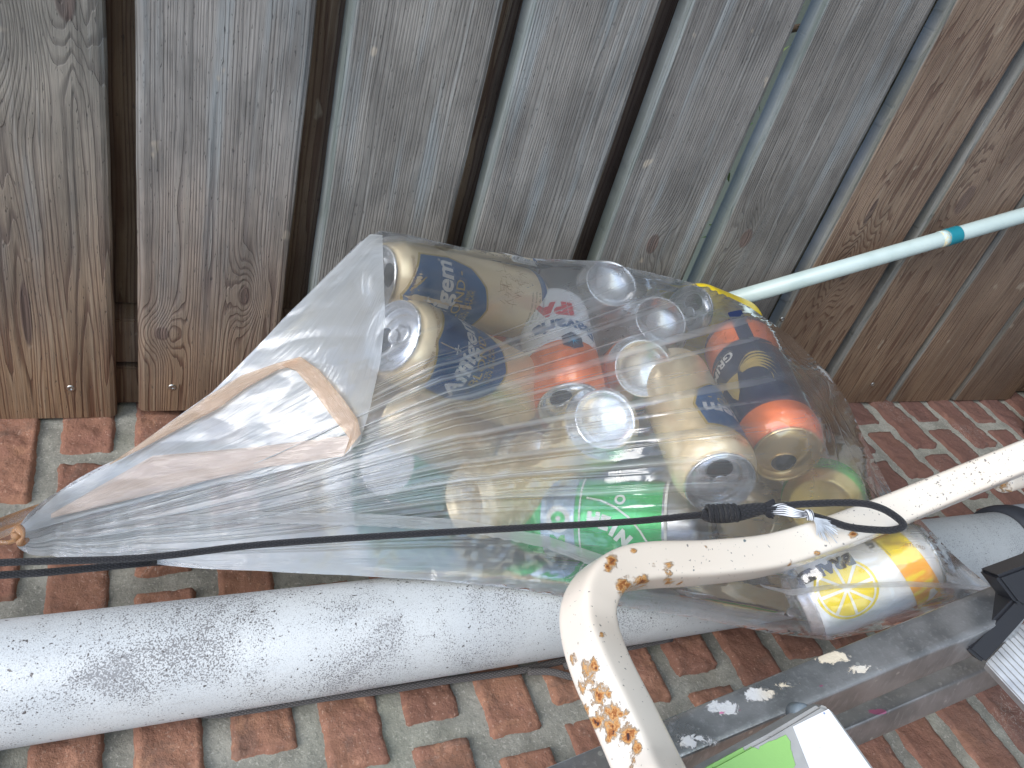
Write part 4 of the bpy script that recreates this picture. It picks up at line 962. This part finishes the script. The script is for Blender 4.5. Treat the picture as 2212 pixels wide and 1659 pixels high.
# ------------------------------------------------------------------ stepladder
def build_ladder():
    m = Mat('scuffed_aluminium', .42, .75); x, y, z = m.pos(); v = m.vec(x, y, z)
    sc_ = m.noise(m.vec(x * 300, y * 60, z * 300), 1, 3, .7); n = m.noise(v, 30, 4)
    c = m.mix(n.step(.35, .7), (.28, .295, .30), (.48, .49, .495)); c = m.mix(sc_.step(.52, .70) * .5, c, (.58, .59, .61))
    pt = m.noise(m.vec(x + y * .3, y - x * .3, z), 115, 7, .74, .9); wp = m.attr('paint'); s = pt * .75 + wp * .50
    paint = m.mix(m.noise(v, 18, 2).step(.42, .55), (.62, .63, .62), (.62, .55, .42)); on = s.step(.69, .72); c = m.mix(on, c, paint)
    dots = m.voro(v, 95, 'F1').step(.16, .13) * m.noise(v, 25, 2).step(.55, .6); c = m.mix(dots, c, (.62, .64, .62))
    pk = m.attr('tint'); c = m.mix((pk * (.4 + pt)).step(.42, .48), c, m.mix(pk.step(.74, .76), (.62, .22, .36), (.20, .56, .06)))
    m.set('Base Color', c); m.set('Metallic', (1 - on) * .85); m.set('Normal', m.bump(pt * on + sc_ * .25, .0009, .8)); m.set('Roughness', on * .3 + n * .2 + .2)
    t = empty('aluminium_stepladder', W(1500, 1750, .50)); tag(t, 'paint splattered aluminium stepladder with black end caps leaning below the bag', 'stepladder')
    def beam(name, a, b, w1, w2, roll, bev=.002, splashes=(), tints=(), n=160):
        a, b = Vector(a), Vector(b); ax = (b - a).normalized(); vw = (CAM - (a + b) / 2); vw = (vw - ax * vw.dot(ax)).normalized(); sd_ = ax.cross(vw)
        R = Matrix.Rotation(math.radians(roll), 3, ax); e1 = R @ vw; e2 = R @ sd_; pr = []
        for sx, sy in ((1, 1), (-1, 1), (-1, -1), (1, -1)):
            for k in range(4):
                th = math.radians({(1, 1): 0, (-1, 1): 90, (-1, -1): 180, (1, -1): 270}[(sx, sy)] + 30 * k)
                pr.append((sx * (w1 / 2 - bev) + bev * math.cos(th), sy * (w2 / 2 - bev) + bev * math.sin(th)))
        # extra points along flat sides so that paint masks have something to sit on
        P2 = []
        for q, nx in zip(pr, pr[1:] + pr[:1]):
            P2.append(q); dl = math.hypot(nx[0] - q[0], nx[1] - q[1]); k = int(dl / .0025)
            for j in range(1, k): P2.append((q[0] + (nx[0] - q[0]) * j / k, q[1] + (nx[1] - q[1]) * j / k))
        path = [a.lerp(b, i / n) for i in range(n + 1)]; V = []; Fc = []; K = len(P2)
        for p in path:
            for (u_, w_) in P2: V.append(p + e1 * u_ + e2 * w_)
        for i in range(n):
            for j in range(K): Fc.append((i * K + j, i * K + (j + 1) % K, (i + 1) * K + (j + 1) % K, (i + 1) * K + j))
        Fc.append(tuple(range(K))[::-1]); Fc.append(tuple(n * K + j for j in range(K)))
        o = mesh_obj(name, V, Fc, m.m, t); smooth_by_angle(o, 25)
        pj = [project(v_) for v_ in V]
        def mask(lst): return [max([math.exp(-((q[0] - a_) ** 2 / (sx * sx) + (q[1] - b_) ** 2 / (sy * sy))) * amp for (a_, b_, sx, sy, amp) in lst] + [0]) for q in pj]
        at = o.data.attributes.new('paint', 'FLOAT', 'POINT'); at.data.foreach_set('value', mask(splashes))
        at = o.data.attributes.new('tint', 'FLOAT', 'POINT'); at.data.foreach_set('value', mask(tints)); return o
    beam('rail', W(760, 1914, .437), W(2172, 1320, .555), .030, .026, -25, splashes=[(1800, 1420, 55, 22, 1), (1860, 1445, 60, 20, .8), (1640, 1500, 60, 22, .9), (1560, 1530, 60, 26, .9), (1700, 1480, 50, 16, .75), (1500, 1600, 70, 30, .8), (1400, 1640, 80, 26, .6), (2060, 1370, 20, 10, .3)], tints=[(1560, 1540, 26, 6, .66), (1600, 1536, 16, 5, .66), (1776, 1482, 14, 5, .66), (1680, 1470, 8, 4, .6)])
    beam('rail', W(1000, 1920, .510), W(2330, 1350, .625), .026, .022, -30, splashes=[(1860, 1560, 40, 14, .35)], tints=[(1895, 1538, 34, 10, .72)])
    blk = Mat('black_plastic', .42, 0, (.012, .013, .017)).m
    def slab(name, pts, d, th, mt, bev=.0015, parent=t):
        """prism: picture outline at depth list d, extruded away from the camera by th"""
        P = [W(p[0], p[1], dd) for p, dd in zip(pts, d)]; n_ = (P[1] - P[0]).cross(P[2] - P[0]).normalized()
        if n_.dot(CAM - P[0]) < 0: n_ = -n_
        c = sum(P, Vector()) / len(P); P = [p - n_ * (p - c).dot(n_) for p in P]
        bm = bmesh.new(); f = bm.faces.new([bm.verts.new(p) for p in P]); r = bmesh.ops.extrude_face_region(bm, geom=[f]); 
        bmesh.ops.translate(bm, vec=-n_ * th, verts=[g for g in r['geom'] if isinstance(g, bmesh.types.BMVert)]); bmesh.ops.recalc_face_normals(bm, faces=bm.faces[:])
        if bev: bmesh.ops.bevel(bm, geom=bm.edges[:], offset=bev, segments=2, affect='EDGES')
        bm.verts.index_update(); V = [v_.co.copy() for v_ in bm.verts]; Fc = [tuple(v_.index for v_ in f_.verts) for f_ in bm.faces]; bm.free()
        o = mesh_obj(name, V, Fc, mt, parent); smooth_by_angle(o, 30); return o, n_, c
    slab('end_cap', [(2089, 1403), (2129, 1436), (2330, 1212), (2290, 1190)], [.530] * 4, .030, blk, .002)
    slab('end_cap', [(2152, 1246), (2212, 1224), (2330, 1180), (2330, 1270), (2212, 1312), (2196, 1304)], [.526] * 6, .022, blk, .002)
    # ribbed tread below the cap
    rib = Mat('ribbed_aluminium', .45, .55, (.42, .43, .44)); x, y, z = rib.pos(); rib.set('Base Color', rib.mix(rib.noise(rib.vec(x, y, z), 60, 4).step(.4, .7), (.46, .47, .47), (.33, .34, .35)))
    c0, c1 = W(2130, 1432, .548), W(2225, 1332, .556); dv = W(2330, 1648, .50) - c0; dv = dv.normalized(); wv = c1 - c0; nn = dv.cross(wv).normalized(); nn = nn if nn.dot(CAM - c0) > 0 else -nn
    V = []; Fc = []; K = 12; prof = []
    for k in range(K):
        for (o_, h_) in ((0, -.0012), (.15, -.0012), (.25, 0), (.85, 0), (.95, -.0012)): prof.append(((k + o_) / K, h_))
    prof.append((1.8, 0)); N = 2; q = len(prof)
    for e in (0, .26):
        for (a_, h_) in prof: V.append(c0 + wv * a_ + nn * h_ + dv * e)
        V.append(c0 + wv * 1.8 - nn * .012 + dv * e); V.append(c0 - nn * .012 + dv * e)
    K2 = q + 2
    for j in range(K2): Fc.append((j, (j + 1) % K2, K2 + (j + 1) % K2, K2 + j))
    mesh_obj('tread', V, Fc, rib.m, t)
    # lower tread bracket with the white plate and green paint
    gm = Mat('grey_casting', .55, .2); x, y, z = gm.pos(); v = gm.vec(x, y, z); at = gm.attr('green'); nn_ = gm.noise(v, 110, 5, .7)
    c = gm.mix(gm.noise(v, 45, 4).step(.35, .7), (.27, .27, .26), (.36, .36, .345)); on = (at + nn_ * .35).step(.62, .66); c = gm.mix(on, c, (.24, .46, .13)); gm.set('Base Color', c); gm.set('Normal', gm.bump(on + nn_ * .3, .0006, 1))
    P = [W(1420, 1720, .430), W(1536, 1652, .437), W(1659, 1586, .442), W(1770, 1521, .447), W(1792, 1530, .4475), W(1960, 1760, .43), W(1500, 1900, .41)]
    n_ = (P[3] - P[0]).cross(P[5] - P[0]).normalized(); n_ = n_ if n_.dot(CAM - P[0]) > 0 else -n_; c_ = sum(P, Vector()) / len(P); P = [p - n_ * (p - c_).dot(n_) for p in P]
    bm = bmesh.new(); f = bm.faces.new([bm.verts.new(p) for p in P]); r = bmesh.ops.extrude_face_region(bm, geom=[f]); bmesh.ops.translate(bm, vec=-n_ * .020, verts=[g for g in r['geom'] if isinstance(g, bmesh.types.BMVert)])
    bmesh.ops.recalc_face_normals(bm, faces=bm.faces[:]); bmesh.ops.bevel(bm, geom=bm.edges[:], offset=.002, segments=2, affect='EDGES'); bmesh.ops.triangulate(bm, faces=bm.faces[:])
    for _ in range(5): bmesh.ops.subdivide_edges(bm, edges=[e for e in bm.edges if e.calc_length() > .006], cuts=1); bmesh.ops.triangulate(bm, faces=bm.faces[:])
    bm.verts.index_update(); V = [v_.co.copy() for v_ in bm.verts]; Fc = [tuple(v_.index for v_ in f_.verts) for f_ in bm.faces]; bm.free()
    o = mesh_obj('step_bracket', V, Fc, gm.m, t); smooth_by_angle(o, 30)
    G = []
    for v_ in V:
        q = project(v_); G.append(1.0 if (q[0] < 1712 and q[1] > 1592 - (q[0] - 1712) * -.02 + (1712 - q[0]) * .28 * (1 if q[0] > 1600 else .9) and (v_ - c_).dot(n_) > -.004) else 0)
    a_ = o.data.attributes.new('green', 'FLOAT', 'POINT'); a_.data.foreach_set('value', G)
    pl = Mat('white_sticker', .3); x, y, z = pl.pos(); pl.set('Base Color', pl.mix(pl.voro(pl.vec(x, y, z), 130).step(.14, .10) * pl.noise(pl.vec(x, y, z), 40, 2).step(.5, .56), (.66, .68, .70), (.15, .2, .35)))
    Q = []
    for (a_, b_) in ((1713, 1570), (1790, 1532), (1935, 1735), (1800, 1790)):
        r_ = (M @ Vector(((a_ - 1106) / F, (830 - b_) / F, -1))); tt = ((c_ + n_ * .0006) - CAM).dot(n_) / r_.dot(n_); Q.append(CAM + r_ * tt)
    mesh_obj('sticker', Q + [q_ - n_ * .0005 for q_ in Q], [(0, 1, 2, 3), (4, 7, 6, 5), (0, 4, 5, 1), (1, 5, 6, 2), (2, 6, 7, 3), (3, 7, 4, 0)], pl.m, t)
    kb = W(1733, 1541, .457); V, Fc, UV = sweep([kb - n_ * .012, kb + n_ * .001, kb + n_ * .0025], circle(.0055, 20), scale=lambda s: 1 if s < .8 else .75); mesh_obj('bolt_cap', V, Fc, Mat('grey_rubber', .5, 0, (.16, .20, .23)).m, t, True, UV)
build_ladder()

# ------------------------------------------------------------------ pot in the corner
def build_pot():
    p = on_plane(2290, 905, 2, 0.0) if False else Vector((.10, .30, 0))
    c = W(2420, 955, 1.16); m = Mat('slate_glaze', .5); x, y, z = m.pos(); m.set('Base Color', m.mix(m.noise(m.vec(x, y, z), 25, 4).step(.4, .7), (.075, .10, .11), (.13, .16, .17)))
    t = empty('plant_pot', (c.x, c.y, 0)); tag(t, 'dark slate glazed pot standing in the corner below the pole', 'plant pot')
    h = c.z + .03; V, Fc = lathe([(.0001, .0), (.085, .0), (.09, .006), (.115, h - .03), (.122, h - .026), (.124, h - .004), (.120, h), (.112, h), (.108, h - .03), (.0001, h - .034)], 48)
    mesh_obj('pot', V, Fc, m.m, t, True, local=True)
    V, Fc = lathe([(.0001, h - .030), (.1085, h - .030)], 48); mesh_obj('soil', V, Fc, Mat('soil', .95, 0, (.05, .035, .025)).m, t, local=True)
build_pot()
